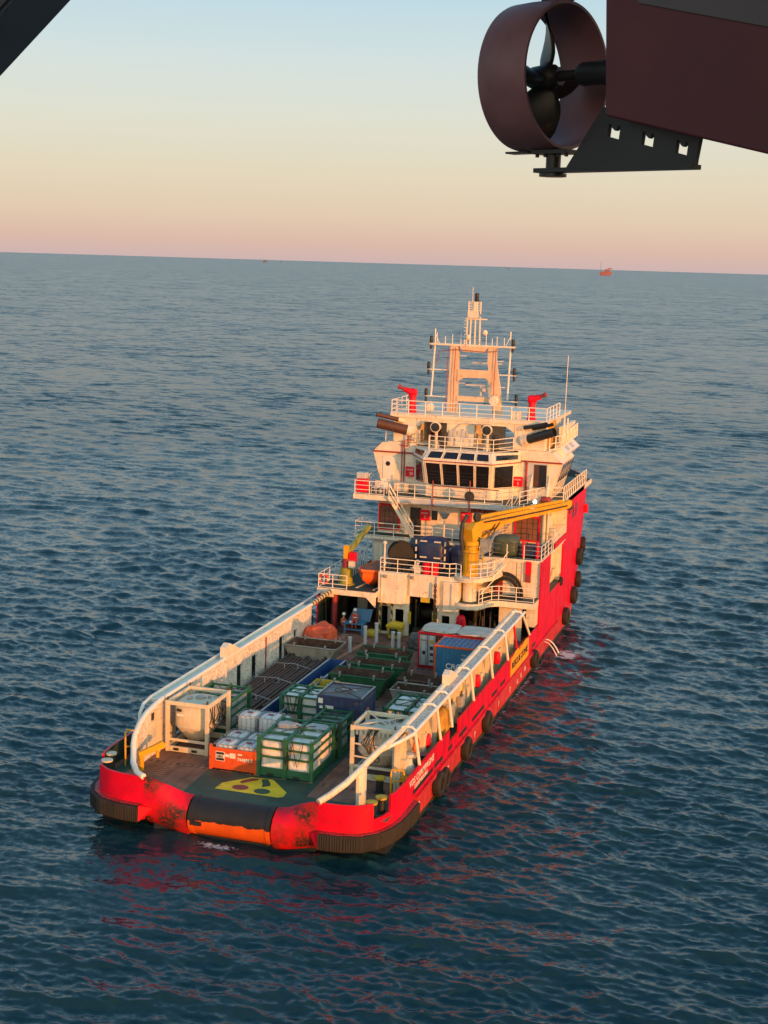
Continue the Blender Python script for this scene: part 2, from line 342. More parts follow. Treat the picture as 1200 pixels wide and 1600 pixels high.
SUN_EL, SUN_AZ = R(3.6), R(50)                    # from the starboard quarter: towards (sin, -cos)
sdir = Vector((math.sin(SUN_AZ)*math.cos(SUN_EL), -math.cos(SUN_AZ)*math.cos(SUN_EL), math.sin(SUN_EL)))
sl = bpy.data.lights.new('sun', 'SUN'); so = bpy.data.objects.new('sun', sl); col.objects.link(so)
so.rotation_euler = sdir.to_track_quat('Z', 'Y').to_euler(); sl.energy = 4.6; sl.angle = R(.5); sl.color = (1, .32, .04)
so.location = (60, -90, 60)

w = bpy.data.worlds.new('World'); sc.world = w; w.use_nodes = True
N, L = w.node_tree.nodes, w.node_tree.links
bg = N['Background']; bg.inputs['Strength'].default_value = .1
sky = N.new('ShaderNodeTexSky'); sky.sky_type = 'NISHITA'; sky.sun_disc = False; sky.sun_elevation = SUN_EL
sky.sun_rotation = math.atan2(sdir.x, sdir.y); sky.altitude = 30; sky.air_density = 1; sky.dust_density = 1.5; sky.ozone_density = 2
tc = N.new('ShaderNodeTexCoord'); sp = N.new('ShaderNodeSeparateXYZ'); L.new(tc.outputs['Generated'], sp.inputs[0])
rp = N.new('ShaderNodeValToRGB'); L.new(sp.outputs['Z'], rp.inputs[0])
def s2l(c): return tuple(((x/255+.055)/1.055)**2.4 if x > 10 else x/255/12.92 for x in c)
stops = [(0.0,(212,184,181)),(.012,(224,190,174)),(.030,(231,206,181)),(.058,(232,219,192)),(.095,(227,227,211)),(.130,(217,228,225)),(.178,(192,221,233)),
         (.24,(170,212,234)),(.36,(154,202,230)),(.6,(118,172,212)),(1.0,(88,138,182))]
el = rp.color_ramp.elements
while len(el) < len(stops): el.new(.5)
for e, (p, c) in zip(el, stops): e.position = p; e.color = (*[v*1.0 for v in s2l(c)], 1)
gain = N.new('ShaderNodeVectorMath'); gain.operation = 'SCALE'; gain.inputs[3].default_value = 10.5; L.new(rp.outputs[0], gain.inputs[0])
g2 = N.new('ShaderNodeVectorMath'); g2.operation = 'SCALE'; g2.inputs[3].default_value = 1.0; L.new(sky.outputs[0], g2.inputs[0])
dt = N.new('ShaderNodeVectorMath'); dt.operation = 'DOT_PRODUCT'; dt.inputs[1].default_value = tuple(Vector((sdir.x,sdir.y,.12)).normalized()); L.new(tc.outputs['Generated'], dt.inputs[0])
gl = N.new('ShaderNodeMapRange'); gl.interpolation_type = 'SMOOTHSTEP'; gl.inputs[1].default_value = -.1; gl.inputs[2].default_value = 1.0; L.new(dt.outputs['Value'], gl.inputs[0])
gc = N.new('ShaderNodeMix'); gc.data_type = 'RGBA'; gc.inputs[6].default_value = (1,1,1,1); gc.inputs[7].default_value = (4.4,2.65,1.5,1); L.new(gl.outputs[0], gc.inputs[0])
gm_ = N.new('ShaderNodeVectorMath'); gm_.operation = 'MULTIPLY'; L.new(gain.outputs[0], gm_.inputs[0]); L.new(gc.outputs[2], gm_.inputs[1]); gain = gm_
mx = N.new('ShaderNodeMix'); mx.data_type = 'RGBA'; mx.inputs[0].default_value = .9
L.new(g2.outputs[0], mx.inputs[6]); L.new(gain.outputs[0], mx.inputs[7]); L.new(mx.outputs[2], bg.inputs['Color'])
sc.view_settings.view_transform = 'Standard'; sc.view_settings.look = 'None'; sc.view_settings.exposure = 0; sc.view_settings.gamma = 1
sc.render.engine = 'CYCLES'; sc.cycles.use_denoising = True; sc.cycles.max_bounces = 6; sc.cycles.sample_clamp_indirect = 6

# ------------------------------------------------------------------ sea
def build_sea():
    rng = np.random.default_rng(11)
    hd = math.pi/2 + YAW                                    # heading of the view, angle from +X
    fpx = 1418.0; d = 16.0; rad = []
    while d < 60000:
        rad.append(d); d += max(.085, min(.95*d*d/(29*fpx), d*.04))
    rad = np.array(rad + [90000.0]); nr = len(rad)
    fine = np.linspace(-R(20), R(20), 640); step = fine[1]-fine[0]
    rest = np.linspace(R(20), 2*math.pi-R(20), 70)[1:-1]
    ang = np.concatenate([fine, rest]) + hd; na = len(ang)
    dr = np.gradient(rad)
    A, D = np.meshgrid(ang, rad)
    X = CX + D*np.cos(A); Y = CY + D*np.sin(A)
    wid = np.where(np.arange(na) < len(fine), step, rest[1]-rest[0])[None,:]*D
    cell = np.maximum(np.broadcast_to(dr[:,None]*.8, D.shape), wid)
    FS = np.clip((cell/.22-1)/4, 0, 1)
    Z = np.zeros_like(X); DX = np.zeros_like(X); DY = np.zeros_like(X)
    # the slick of the propeller wash lies astern, the hull shelters its port quarter
    calm = np.exp(-(((X+2.5)/6.0)**2 + ((Y+6)/6.5)**2))
    # wave groups: patches of livelier and calmer water
    GR = []
    for q in range(3):
        g_ = np.zeros_like(X)
        for l_, t_, p_ in zip(rng.uniform(14,60,7), rng.uniform(0,6.28,7), rng.uniform(0,6.28,7)):
            g_ += np.sin((X*math.cos(t_)+Y*math.sin(t_))*6.283/l_+p_)
        GR.append(np.clip(.5+g_/5.5, 0, 1))
    nw = 110
    lam = np.exp(rng.uniform(math.log(.36), math.log(7.5), nw))
    main = hd + math.pi - R(24)
    th = main + rng.normal(0, R(27), nw) + np.where(rng.random(nw) < .12, R(70), 0)
    for l, t, ph in zip(lam, th, rng.uniform(0, 2*math.pi, nw)):
        k = 2*math.pi/l
        a = .031*(l/4)**-.05/k
        a *= 1.95*(l/3)**.25/(1+(l/3.1)**2.2)
        fade = np.clip((l/cell - 2.0)/1.8, 0, 1)
        am = a*fade*(1 - calm*(.85 if l < 3 else .45))
        p = k*(X*math.cos(t) + Y*math.sin(t)) + ph
        s = np.sin(p); c = np.cos(p)
        if l < 6: am = am*(.55+.9*GR[int(l*7) % 3])
        Z += am*c; DX -= am*s*math.cos(t)*.85; DY -= am*s*math.sin(t)*.85
    near = np.clip((D-14)/8, 0, 1)
    V = np.stack([X+DX*near, Y+DY*near, Z*near], -1).reshape(-1,3)
    i = np.arange(nr-1)[:,None]*na; j = np.arange(na)[None,:]; j2 = (j+1) % na
    F = np.stack([i+j, i+na+j, i+na+j2, i+j2], -1).reshape(-1,4)
    c0 = len(V); V = np.vstack([V, [[CX,CY,0]]])
    T = np.stack([np.full(na, c0), np.arange(na), (np.arange(na)+1) % na], -1)
    me = bpy.data.meshes.new('sea'); me.vertices.add(len(V)); me.vertices.foreach_set('co', V.ravel().astype(np.float32))
    nl = F.size + T.size; me.loops.add(nl); me.loops.foreach_set('vertex_index', np.concatenate([F.ravel(), T.ravel()]).astype(np.int32))
    me.polygons.add(len(F)+len(T)); st = np.concatenate([np.arange(len(F))*4, F.size+np.arange(len(T))*3]); me.polygons.foreach_set('loop_start', st.astype(np.int32))
    me.update(calc_edges=True); me.validate(); me.shade_smooth()
    m, nt, N, L, b = newmat('sea water')
    b.inputs['Base Color'].default_value = (.009,.036,.049,1); b.inputs['Roughness'].default_value = .07; b.inputs['IOR'].default_value = 1.333
    tc = N.new('ShaderNodeTexCoord')
    rot = N.new('ShaderNodeMapping'); rot.inputs['Rotation'].default_value = (0,0,-(main)); L.new(tc.outputs['Object'], rot.inputs[0])
    def nz(scale, st, det):
        mp = N.new('ShaderNodeMapping'); mp.inputs['Scale'].default_value = (scale, scale*st, scale); L.new(rot.outputs[0], mp.inputs[0])
        q = N.new('ShaderNodeTexNoise'); q.inputs['Scale'].default_value = 1; q.inputs['Detail'].default_value = det; q.inputs['Roughness'].default_value = .55; L.new(mp.outputs[0], q.inputs['Vector']); return q.outputs['Fac']
    def bump(h, s, dist, prev=None):
        q = N.new('ShaderNodeBump'); q.inputs['Strength'].default_value = s; q.inputs['Distance'].default_value = dist; L.new(h, q.inputs['Height'])
        if prev: L.new(prev, q.inputs['Normal'])
        return q.outputs[0]
    # waves finer than the mesh can carry: slopes laid on the normal, scaled by the share of the sea the mesh leaves out
    at = me.attributes.new('fine_slope', 'FLOAT', 'POINT'); at.data.foreach_set('value', np.append(FS.ravel(), 0).astype(np.float32))
    an = N.new('ShaderNodeAttribute'); an.attribute_name = 'fine_slope'
    gm = N.new('ShaderNodeNewGeometry')
    def slope(scale, st, det, rough, amt, prev, mod=None):
        mp = N.new('ShaderNodeMapping'); mp.inputs['Scale'].default_value = (scale, scale*st, scale); L.new(rot.outputs[0], mp.inputs[0])
        q = N.new('ShaderNodeTexNoise'); q.inputs['Scale'].default_value = 1; q.inputs['Detail'].default_value = det; q.inputs['Roughness'].default_value = rough; L.new(mp.outputs[0], q.inputs['Vector'])
        s = N.new('ShaderNodeVectorMath'); s.operation = 'SUBTRACT'; s.inputs[1].default_value = (.5,.5,.5); L.new(q.outputs['Color'], s.inputs[0])
        k = N.new('ShaderNodeVectorMath'); k.operation = 'MULTIPLY'; k.inputs[1].default_value = (amt,amt,0); L.new(s.outputs[0], k.inputs[0]); v = k.outputs[0]
        if mod is not None:
            w2 = N.new('ShaderNodeVectorMath'); w2.operation = 'SCALE'; L.new(v, w2.inputs[0]); L.new(mod, w2.inputs[3]); v = w2.outputs[0]
        ad = N.new('ShaderNodeVectorMath'); ad.operation = 'ADD'; L.new(prev, ad.inputs[0]); L.new(v, ad.inputs[1]); return ad.outputs[0]
    gust = nz(.012, .5, 3)
    g = N.new('ShaderNodeMapRange'); g.inputs[1].default_value = .3; g.inputs[2].default_value = .7; g.inputs[3].default_value = .75; g.inputs[4].default_value = 1.2; L.new(gust, g.inputs[0])
    gm2 = N.new('ShaderNodeMath'); gm2.operation = 'MULTIPLY'; L.new(g.outputs[0], gm2.inputs[0]); L.new(an.outputs['Fac'], gm2.inputs[1])
    rg = N.new('ShaderNodeMapRange'); rg.inputs[3].default_value = .13; rg.inputs[4].default_value = .25; L.new(an.outputs['Fac'], rg.inputs[0]); L.new(rg.outputs[0], b.inputs['Roughness'])
    v = slope(.05, .8, 4, .7, .9, gm.outputs['Normal'], gm2.outputs[0])
    v = slope(.42, .42, 6, .78, 2.1, v, gm2.outputs[0])
    v = slope(.8, .45, 3, .65, .33, v, g.outputs[0])
    v = slope(3.4, .6, 5, .72, .8, v, g.outputs[0])
    nn = N.new('ShaderNodeVectorMath'); nn.operation = 'NORMALIZE'; L.new(v, nn.inputs[0]); L.new(nn.outputs[0], b.inputs['Normal'])
    me.materials.append(m)
    o = bpy.data.objects.new('sea', me); col.objects.link(o); tag(o, kind='structure'); return o
sea = build_sea()
# ------------------------------------------------------------------ the vessel: hull, deck, rails
ship = thing('supply_vessel', 'red and white offshore supply vessel with its long cargo deck full of containers', 'supply ship')
DK = 1.9
def hb(y, z):
    t = max(0, min(1, z/11)); ys = 50 + 6.6*t**.6; ye = 67 + 4*t
    q = max(0, (y-ys)/(ye-ys)); return 8*max(0.0, 1-min(1,q)**2.1)
PW = 1.045      # the port side stands a little farther out aft
def shell(side, y0, y1, zt, name, zlow=-1.6, mat='hull', zs=None):
    if side < 0 and y1 <= 34.3: side = -PW
    ys = [y0 + (y1-y0)*i/max(1, int((y1-y0)/1.5)) for i in range(max(1, int((y1-y0)/1.5))+1)]
    zs = zs or [zlow + (zt-zlow)*i/6 for i in range(7)]
    m = MB()
    m.grid([[(side*hb(y,z), y, z) for z in zs] for y in ys])
    m.grid([[(side*max(0,hb(y,z)-.12), y, z) for z in zs] for y in ys], mi=1)
    for e in (ys[0], ys[-1]): m.grid([[(side*hb(e,z), e, z) for z in zs], [(side*max(0,hb(e,z)-.12), e, z) for z in zs]])
    m.grid([[(side*hb(y,zt), y, zt) for y in ys], [(side*max(0,hb(y,zt)-.12), y, zt) for y in ys]])
    return m
# side plating, one mesh: bulwark with its mooring notch, tall fore part, recess
m = MB()
def put(q):
    o = len(m.v); m.v += q.v; m.f += [tuple(i+o for i in f) for f in q.f]; m.m += q.m
for s in (1, -1):
    put(shell(s, 5.0, 12.5, 3.0, ''))
    put(shell(s, 12.5, 14.7, 2.25, ''))
    put(shell(s, 14.7, 34.3, 3.0, ''))
put(shell(1, 34.3, 38.4, 2.95, '')); put(shell(1, 38.4, 41.95, 7.66, '')); put(shell(1, 41.95, 47.3, 4.5, ''))
put(shell(1, 47.3, 48.5, 7.6, '')); put(shell(1, 48.5, 70.5, 10.94, ''))
q = MB(); q.grid([[(8.0,43.3,7.72),(8.0,48.5,7.72)],[(8.0,43.3,8.15),(8.0,48.5,8.15)]]); q.grid([[(7.9,43.3,7.72),(7.9,48.5,7.72)],[(7.9,43.3,8.15),(7.9,48.5,8.15)]]); q.box(7.9,8.0,43.3,48.5,8.13,8.16); put(q)
put(shell(-1, 34.3, 52, 4.74, '')); put(shell(-1, 52, 70.5, 10.94, ''))
hull = m.build('hull', [mt['hull'], mt['gdeck']], ship, smooth=35)
# quarters
QP = [(8.0,5.0),(8.0,3.3),(7.93,2.2),(7.82,1.78),(7.8,1.76),(7.6,1.05),(7.32,.55),(7.30,.52),(6.7,.02),(6.0,-.2),(5.3,-.27),(4.7,-.28)]
QT = [3.0,3.0,3.0,3.0,2.12,2.1,2.08,2.9,2.9,2.9,2.9,2.9]
pw_ = lambda s, a: 1 if s > 0 else 1+.045*max(0,min(1,(a-4.7)/2.6))
sred_ = split_paint('stern red paint', (.70,.008,.018), (.72,.004,.03), 1.5, .3, 2, .38, (.10,.03,.02), .3)
for s in (1, -1):
    m = MB(); P = [(s*a*pw_(s,a), b) for a, b in QP]
    m.slabpath(P, .12*s*-1, [.62]*len(P), QT)
    m.m = [1 if (k < 4*(len(P)-1) and k % 4 == 2) else 0 for k in range(len(m.f))]
    m.build('stern_bulwark', [sred_, mt['gdeck']], ship, smooth=30)
m = MB()
sect = []
for i in range(11):
    t = i/10; x = 2.3 + 2.4*t; e = t*t*(3-2*t)
    zt = 1.93 + .97*(t**1.3)
    rol = [(.62,1.98),(.2,1.9),(-.16,1.66),(-.38,1.3),(-.45,.98),(-.38,.6),(-.2,.25),(.05,.02),(.5,-.3)]
    wal = [(-.16,2.9),(-.24,2.88),(-.28,2.55),(-.29,2.0),(-.29,1.4),(-.25,.9),(-.1,.62),(.15,.4),(.6,.1)]
    sect.append([(x, r0[0]*(1-e)+w0[0]*e, r0[1]*(1-e)+w0[1]*e) for r0, w0 in zip(rol, wal)])
for s in (1, -1):
    m.grid([[(s*p[0], p[1], p[2]) for p in r] for r in sect])
    m.grid([[(s*p[0], r[0][1], r[0][2]), (s*p[0], r[0][1]+.02, DK-.1)] for r in sect for p in r[:1]])
    for r in (sect[0], sect[-1]): m.add([(s*p[0],p[1],p[2]) for p in r]+[(s*r[0][0],.7,-.3)], [tuple(range(len(r)+1))])
m.each('stern_horn', mt['scraped'], ship, smooth=50)
# roller
m = MB(); prof = [(.93,-2.22),(.97,-2.2),(.97,-1.98),(.93,-1.96),(.93,1.96),(.97,1.98),(.97,2.2),(.93,2.22)]
m.lathe(prof, (0,.52,1.0), (1,0,0), 40)
roller = m.build('stern_roller', mt['roller'], ship, smooth=40)
MB().bar((-2.05,-.43,.92),(-1.45,-.43,.92),.1,.22).build('bracket', mt['blackp'], roller)
# transom below
MB().box(-4.4,4.4,.25,1.2,-1.4,.35).build('transom', mt['blackp'], ship); MB().box(-7.85,7.75,1.25,5.2,-1.4,.66).build('counter_shade', mt['blackp'], ship)  # black box at the sides stands in for the shadow below the quarters
# D-fender round each quarter
FP = [(8.0,5.25),(8.0,3.6),(7.93,2.4),(7.72,1.4),(7.35,.62),(6.75,.02),(6.0,-.22),(5.4,-.3),(4.85,-.3)]
def resample(P, st):
    out = []; acc = 0
    for (a, b), (c, d) in zip(P, P[1:]):
        l = math.hypot(c-a, d-b); k = max(1, int(l/st))
        for i in range(k): out.append((a+(c-a)*i/k, b+(d-b)*i/k))
    out.append(P[-1]); return out
def offset(P, h):
    o = []
    for i in range(len(P)):
        a = Vector(P[max(0,i-1)]); b = Vector(P[min(len(P)-1,i+1)]); d = (b-a).normalized(); o.append((P[i][0]+d.y*-h, P[i][1]+d.x*h))
    return o
for s in (1, -1):
    P = resample([(a*pw_(s,a), b) for a, b in FP], .06); m = MB(); t = MB(); fw_ = .40 if s > 0 else .52
    oo = [offset(P, fw_), offset(P, fw_-.035)]
    O = [oo[i % 2][i] for i in range(len(P))]
    O[0] = (P[0][0]+.06, 5.3); O[1] = (P[0][0]+.2,5.2)
    rows = []
    for z, f in ((.60,.86),(.66,.97),(.80,1),(1.28,1),(1.40,.99),(1.44,.93)):
        rows.append([(s*(p[0]+(q[0]-p[0])*f), p[1]+(q[1]-p[1])*f, z) for p, q in zip(P, O)])
    rows = [[(s*(p[0]*.985), p[1]+.05, .60) for p in P]] + rows + [[(s*p[0]*.985, p[1]+.05, 1.44) for p in P]]
    m.grid(rows)
    n = len(P)-1
    for i in (0, n): m.add([r[i] for r in rows], [tuple(range(len(rows)))])
    fo = m.build('quarter_fender', mt['black'], ship, smooth=25)
    O2 = offset(P, .26)
    t.grid([[(s*p[0]*.985,p[1]+.04,1.455) for p in P],[(s*q[0],q[1],1.455) for q in O2]])
    t.grid([[(s*p[0]*.985,p[1]+.04,1.48) for p in P],[(s*q[0],q[1],1.48) for q in O2]])
    t.grid([[(s*q[0],q[1],1.455) for q in O2],[(s*q[0],q[1],1.48) for q in O2]])
    t.build('fender_flange', M('bolted red flange', (.45,.03,.04), .5, dirt=.5, dirtc=(.03,.015,.015), dscale=3), fo)
    g = MB(); g.add([(s*4.84,-.68,.64),(s*4.84,-.62,1.45),(s*4.25,-.3,1.3),(s*4.35,-.27,1.0)], [(0,1,2,3)]); g.add([(s*4.84,-.68,.64),(s*4.84,-.62,1.45),(s*4.83,-.2,1.45),(s*4.83,-.2,.64)], [(0,1,2,3)])
    g.add([(s*4.84,-.62,1.45),(s*4.25,-.3,1.3),(s*4.83,-.2,1.45)], [(0,1,2)]); g.build('fender_end_plate', mt['sred'], fo)
# rubbing strake and freeing ports
m = MB()
for s in (1,-1): m.box(s*8.16 if s<0 else 7.98, -7.98 if s<0 else 8.16, 5.6, 46, 1.36, 1.58)
m.build('rubbing_strake', mt['hull'], ship)
m = MB()
for a, b in ((2.4,4.2),(4.5,9.0),(9.4,11.0),(12.3,13.2),(14.8,16.6),(17.9,21.0),(23.2,24.6),(25.6,27.0),(30.3,33.6),(36.2,37.2)):
    if b <= 5: continue
    a = max(a, 5.1)
    m.box(7.97, 8.012, a, b, 1.78, 2.02)
m.each('freeing_port', mt['blackp'], ship)
# writing on the side
lettering('VOS CHAMPAGNE', .52, (8.025, 4.35, 2.42), (0,1,0), (0,0,1), mt['letter'], hull, 'name_lettering', 1.0, bold=.008, sp=1.13)
lettering('LUXEMBOURG', .34, (8.025, 5.3, 2.07), (0,1,0), (0,0,1), mt['letter'], hull, 'port_lettering', 1.05, bold=.005, sp=1.1)
lettering('F8', .6, (8.025, 5.9, .62), (0,1,0), (0,0,1), mt['letter'], hull, 'frame_mark', .9, bold=.01)
for y in (12.2, 18.6, 25.2, 28.6):
    lettering('r', .7, (8.025, y, .62), (0,1,0), (0,0,1), mt['letter'], hull, 'frame_mark', .8, bold=.01)
for k, y in enumerate((31.0, 32.2, 33.4)):
    lettering(('6','8','10')[k], .5, (8.025, y, .5+.12*k), (0,1,0), (0,0,1), mt['letter'], hull, 'draught_mark', .9, bold=.01)
m = MB(); m.prism([(28.7,1.62),(34.6,1.62),(34.6,2.95),(33.6,3.1),(32.6,3.0),(31.9,3.0),(31.5,2.8),(31.0,3.1),(30.0,3.1),(29.4,2.95),(28.7,2.95)], .03, ((8.0,0,0),(0,1,0),(0,0,1),(1,0,0)))
rz = m.build('rescue_zone_board', M('orange yellow board paint', (.78,.38,.012), .5), hull)
lettering('RESCUE ZONE', .62, (8.04, 28.9, 2.1), (0,1,0), (0,0,1), mt['bletter'], hull, 'rescue_lettering', 1.32, bold=.015)
# anchor light pocket / side light screen
MB().box(7.8,8.2,57.0,57.7,8.4,9.1).build('side_light_screen', mt['sred'], ship)
m = MB()
for y in (50.9, 52.2): m.box(7.985, 8.012, y, y+.5, 8.9, 10.0)
m.build('side_window', mt['glass'], ship)
# freeboard of the waterline discharge
# ------------------------------------------------------------------ decks
m = MB(); m.add([(-8.25,1.6,DK),(-7.4,.9,DK),(7.88,.9,DK),(7.88,43,DK),(-8.0,43,DK),(-8.25,34,DK)], [(0,1,2,3,4,5)])
m.add([(-2.3,.35,DK),(2.3,.35,DK),(4.6,.5,DK),(4.6,.9,DK),(-4.6,.9,DK),(-4.6,.5,DK)], [(0,1,2,3,4,5)])
m.add([(7.1,.9,DK-.01),(6.0,-.1,DK-.01),(4.6,-.2,DK-.01),(4.6,.9,DK-.01)], [(0,1,2,3)]); m.add([(-7.1,.9,DK-.01),(-6.0,-.1,DK-.01),(-4.6,-.2,DK-.01),(-4.6,.9,DK-.01)], [(0,1,2,3)])
deck = m.build('cargo_deck', mt['plank'], ship)
m = MB(); z = DK+.006
m.add([(-3.1,.62,z),(3.1,.62,z),(3.0,4.4,z),(3.0,13,z),(-.6,13,z),(-.6,4.5,z),(-3.25,4.4,z)], [(0,1,2,3,4,5,6)])
for s in (1,-1): m.add([(s*7.1,1.2,z),(s*7.88,2.2,z),(s*7.88,43,z),(s*7.1,43,z)], [(0,1,2,3)])
m.add([(3.1,.62,z),(4.9,.4,z),(6.9,.8,z),(7.1,1.2,z),(7.1,2.6,z),(3.05,2.6,z)], [(0,1,2,3,4,5)])
m.build('green_deck_area', mt['deckg'], deck)
m = MB(); z = DK+.011
m.add([(-1.78,1.95,z),(1.72,1.95,z),(1.95,2.15,z),(1.9,2.75,z),(.55,4.25,z),(-.6,4.15,z),(-1.75,2.85,z)], [(0,1,2,3,4,5,6)])
emb = m.build('deck_emblem', M('emblem yellow', (.80,.55,.02), .6, dirt=.05), deck)
m = MB(); z = DK+.016
def disc(m, cx, cy, rx, ry, z, n=20): m.add([(cx+rx*math.cos(2*math.pi*i/n), cy+ry*math.sin(2*math.pi*i/n), z) for i in range(n)], [tuple(range(n))])
def arcband(m, cx, cy, r0, r1, a0, a1, z, sx=1, n=10):
    m.grid([[(cx+sx*r*math.cos(a0+(a1-a0)*i/n), cy+r*math.sin(a0+(a1-a0)*i/n), z) for i in range(n+1)] for r in (r0, r1)])
disc(m, -.60, 2.57, .44, .36, z); m.add([(-.95,3.25,z),(-.75,3.12,z),(-.52,3.42,z),(-.16,3.8,z),(-.08,4.12,z),(-.55,4.02,z),(-.85,3.62,z)],[tuple(range(7))])
m.build('emblem_spots', M('emblem brown red', (.27,.05,.04), .6), emb)
m = MB(); disc(m, .66, 2.45, .44, .36, z); m.add([(-.02,4.05,z),(.28,4.18,z),(.62,3.7,z),(.78,3.35,z),(.42,2.98,z),(.3,3.4,z)],[tuple(range(6))])
m.build('emblem_spots', mt['deckg'], emb)
m = MB(); z = DK+.012
for s in (-1, 1):
    x = s*3.3
    for i in range(3): m.add([(x+s*i*.95,4.48,z),(x+s*(i*.95+.7),4.48,z),(x+s*(i*.95+.7),4.56,z),(x+s*i*.95,4.56,z)], [(0,1,2,3)])
for i in range(4): x=-2.6+i*1.5; m.add([(x,4.42,z),(x+.8,4.42,z),(x+.8,4.48,z),(x,4.48,z)], [(0,1,2,3)])
for i in range(6):
    for s in (-1,1): y=2.6+i*.28; m.add([(s*5.15,y,z),(s*5.6,y,z),(s*5.6,y+.1,z),(s*5.15,y+.1,z)], [(0,1,2,3)])
for a in (0, .9): m.add([(-5.75+a,32.0,z),(-5.25+a,32.0,z),(-5.25+a,34.0,z),(-5.75+a,34.0,z)], [(0,1,2,3)]) if a==0 else m.add([(-4.2,26,z),(-3.9,26,z),(-3.3,33,z),(-3.6,33,z)], [(0,1,2,3)])
m.build('deck_marking', M('faded marking paint', (.42,.20,.12), .7, dirt=.4, dirtc=(.1,.06,.05), dscale=2), deck)

# ------------------------------------------------------------------ cargo rails (crash barriers)
def railing(pts, parent=None, h=1.05, mids=2, post=1.5, r=.034, name='railing', mat='whitec', closed=False, foot=True):
    m = MB(); P = [Vector(p) for p in pts]
    for k in range(mids+1):
        zz = h*(mids+1-k)/(mids+1) if k else h
        m.tube([p+Vector((0,0,zz)) for p in P], r if k == 0 else r*.75, 6, closed)
    for a, b in zip(P, P[1:]):
        n = max(1, round((b-a).length/post))
        for i in range(n+1):
            if i == n and b != P[-1]: continue
            q = a.lerp(b, i/n); m.cyl(q, q+Vector((0,0,h)), r, n=6, cap=False)
    if foot: m.tube([p+Vector((0,0,.06)) for p in P], r*.7, 4)
    return m.build(name, mt[mat], parent or ship, smooth=50)
W = 6.95
def wall_with_holes(m, x0, x1, y0, y1, z0, z1, holes):
    """holes: (ya,yb,za,zb) sorted, not overlapping in y"""
    y = y0
    for a, b, c, d in holes:
        if a > y: m.box(x0,x1,y,a,z0,z1)
        if c > z0: m.box(x0,x1,a,b,z0,c)
        m.box(x0,x1,a,b,d,z1); y = b
    m.box(x0,x1,y,y1,z0,z1)
m = MB(); wall_with_holes(m, -W-.16, -W, 4.6, 30.35, DK, 4.68, [(8.2,8.9,2.2,3.9),(16.9,17.85,2.15,3.85),(19.3,20.3,2.15,3.85),(24.1,25.0,2.15,3.92),(26.85,27.6,3.1,3.75)])
# curved after end, stepping down to the quarter
cv = [(-6.95,4.6),(-6.93,3.6),(-6.85,2.9)]
m.slabpath(cv, -.14, DK, [4.55,4.15,3.4])
port_rail = m.build('cargo_rail', mt['worn'], ship); port_rail['label'] = 'worn white port cargo rail wall with doorways'
m = MB()
m.box(-7.62,-7.14,6.2,30.3,4.62,4.72)
m.tube([(-W-.02,y,4.80) for y in np.linspace(6,30.4,8)], .13, 10)
m.tube([(-7.66,y,4.80) for y in np.linspace(6.4,30.4,8)], .11, 8)
m.build('rail_cap', mt['whitec'], port_rail, smooth=40)
pc = [(-4.72,-.28,2.92),(-5.25,.05,2.95),(-5.95,1.0,3.05),(-6.32,1.75,3.3),(-6.5,2.1,3.65),(-6.6,2.45,3.98),(-6.74,3.2,4.33),(-6.85,4.2,4.6),(-6.95,5.6,4.74),(-6.97,6.5,4.8)]
m = MB(); m.tube(pc, .155, 12); m.build('rail_tube', mt['whitec'], port_rail, smooth=60)
m = MB(); m.tube([(-7.66,6.5,4.8),(-7.6,5.4,4.7),(-7.45,4.7,4.4),(-7.4,4.6,3.6),(-7.4,4.6,DK)], .11, 8); m.tube([(-6.97,6.2,4.8),(-7.66,6.2,4.8)], .06, 6)
for y in (9.5,13,16.5,20,23.5,27): m.cyl((-7.7,y,4.7),(-7.93,y+.4,2.9),.075,n=8)
m.each('rail_stanchion', mt['whitec'], port_rail, smooth=60)
m = MB(); m.tube([(-W-.02,30.4,4.8),(-W-.02,32.5,4.86),(-6.9,34.5,4.94)], .17, 10); m.build('striped_rail', mt['stripe'], port_rail, smooth=60)
m = MB(); m.tube([(-7.66,30.4,4.8),(-7.66,34.5,4.9)], .1, 8); m.box(-7.5,-7.2,29,34,4.6,4.68); m.build('rail_walkway', mt['greyw'], port_rail, smooth=60)
m = MB(); m.box(-W+.005,-W+.05,21.6,21.72,2.2,4.55); m.build('red_pipe', mt['redpipe'], port_rail)
m = MB()
for i, y in enumerate(np.arange(7.5,30,1.25)): m.box(-W, -W+.05, y, y+.08, 4.2, 4.66)
m.build('stiffeners', mt['worn'], port_rail)
def capbox(s, y, parent):
    m = MB(); m.prism([(0,4.6),(0,5.52),(.55,5.7),(1.5,5.28),(2.6,4.75),(2.6,4.6)], .42, ((s*6.86 if s>0 else -7.28, y, 0),(0,1,0),(0,0,1),(1,0,0)))
    return m.build('cap_box', mt['white'], parent, bevel=.02)
capbox(-1, 15.0, port_rail)
# big framed opening dressing on the port wall, mooring corner: panel with vent
m = MB(); m.box(-W+.01,-W+.09,5.5,6.0,DK,4.4); m.box(-W+.01,-W+.07,4.75,5.4,DK+.3,3.9); m.build('wall_panel', mt['cream'], port_rail)
m = MB()
for i in range(5): m.box(-W+.07,-W+.1,4.85,5.35,3.0+i*.14,3.06+i*.14)
m.build('louvre', mt['greyw'], port_rail)
m = MB(); m.box(-W+.01,-W+.04,5.05,5.35,3.95,4.35); m.build('pane', mt['glass'], port_rail)

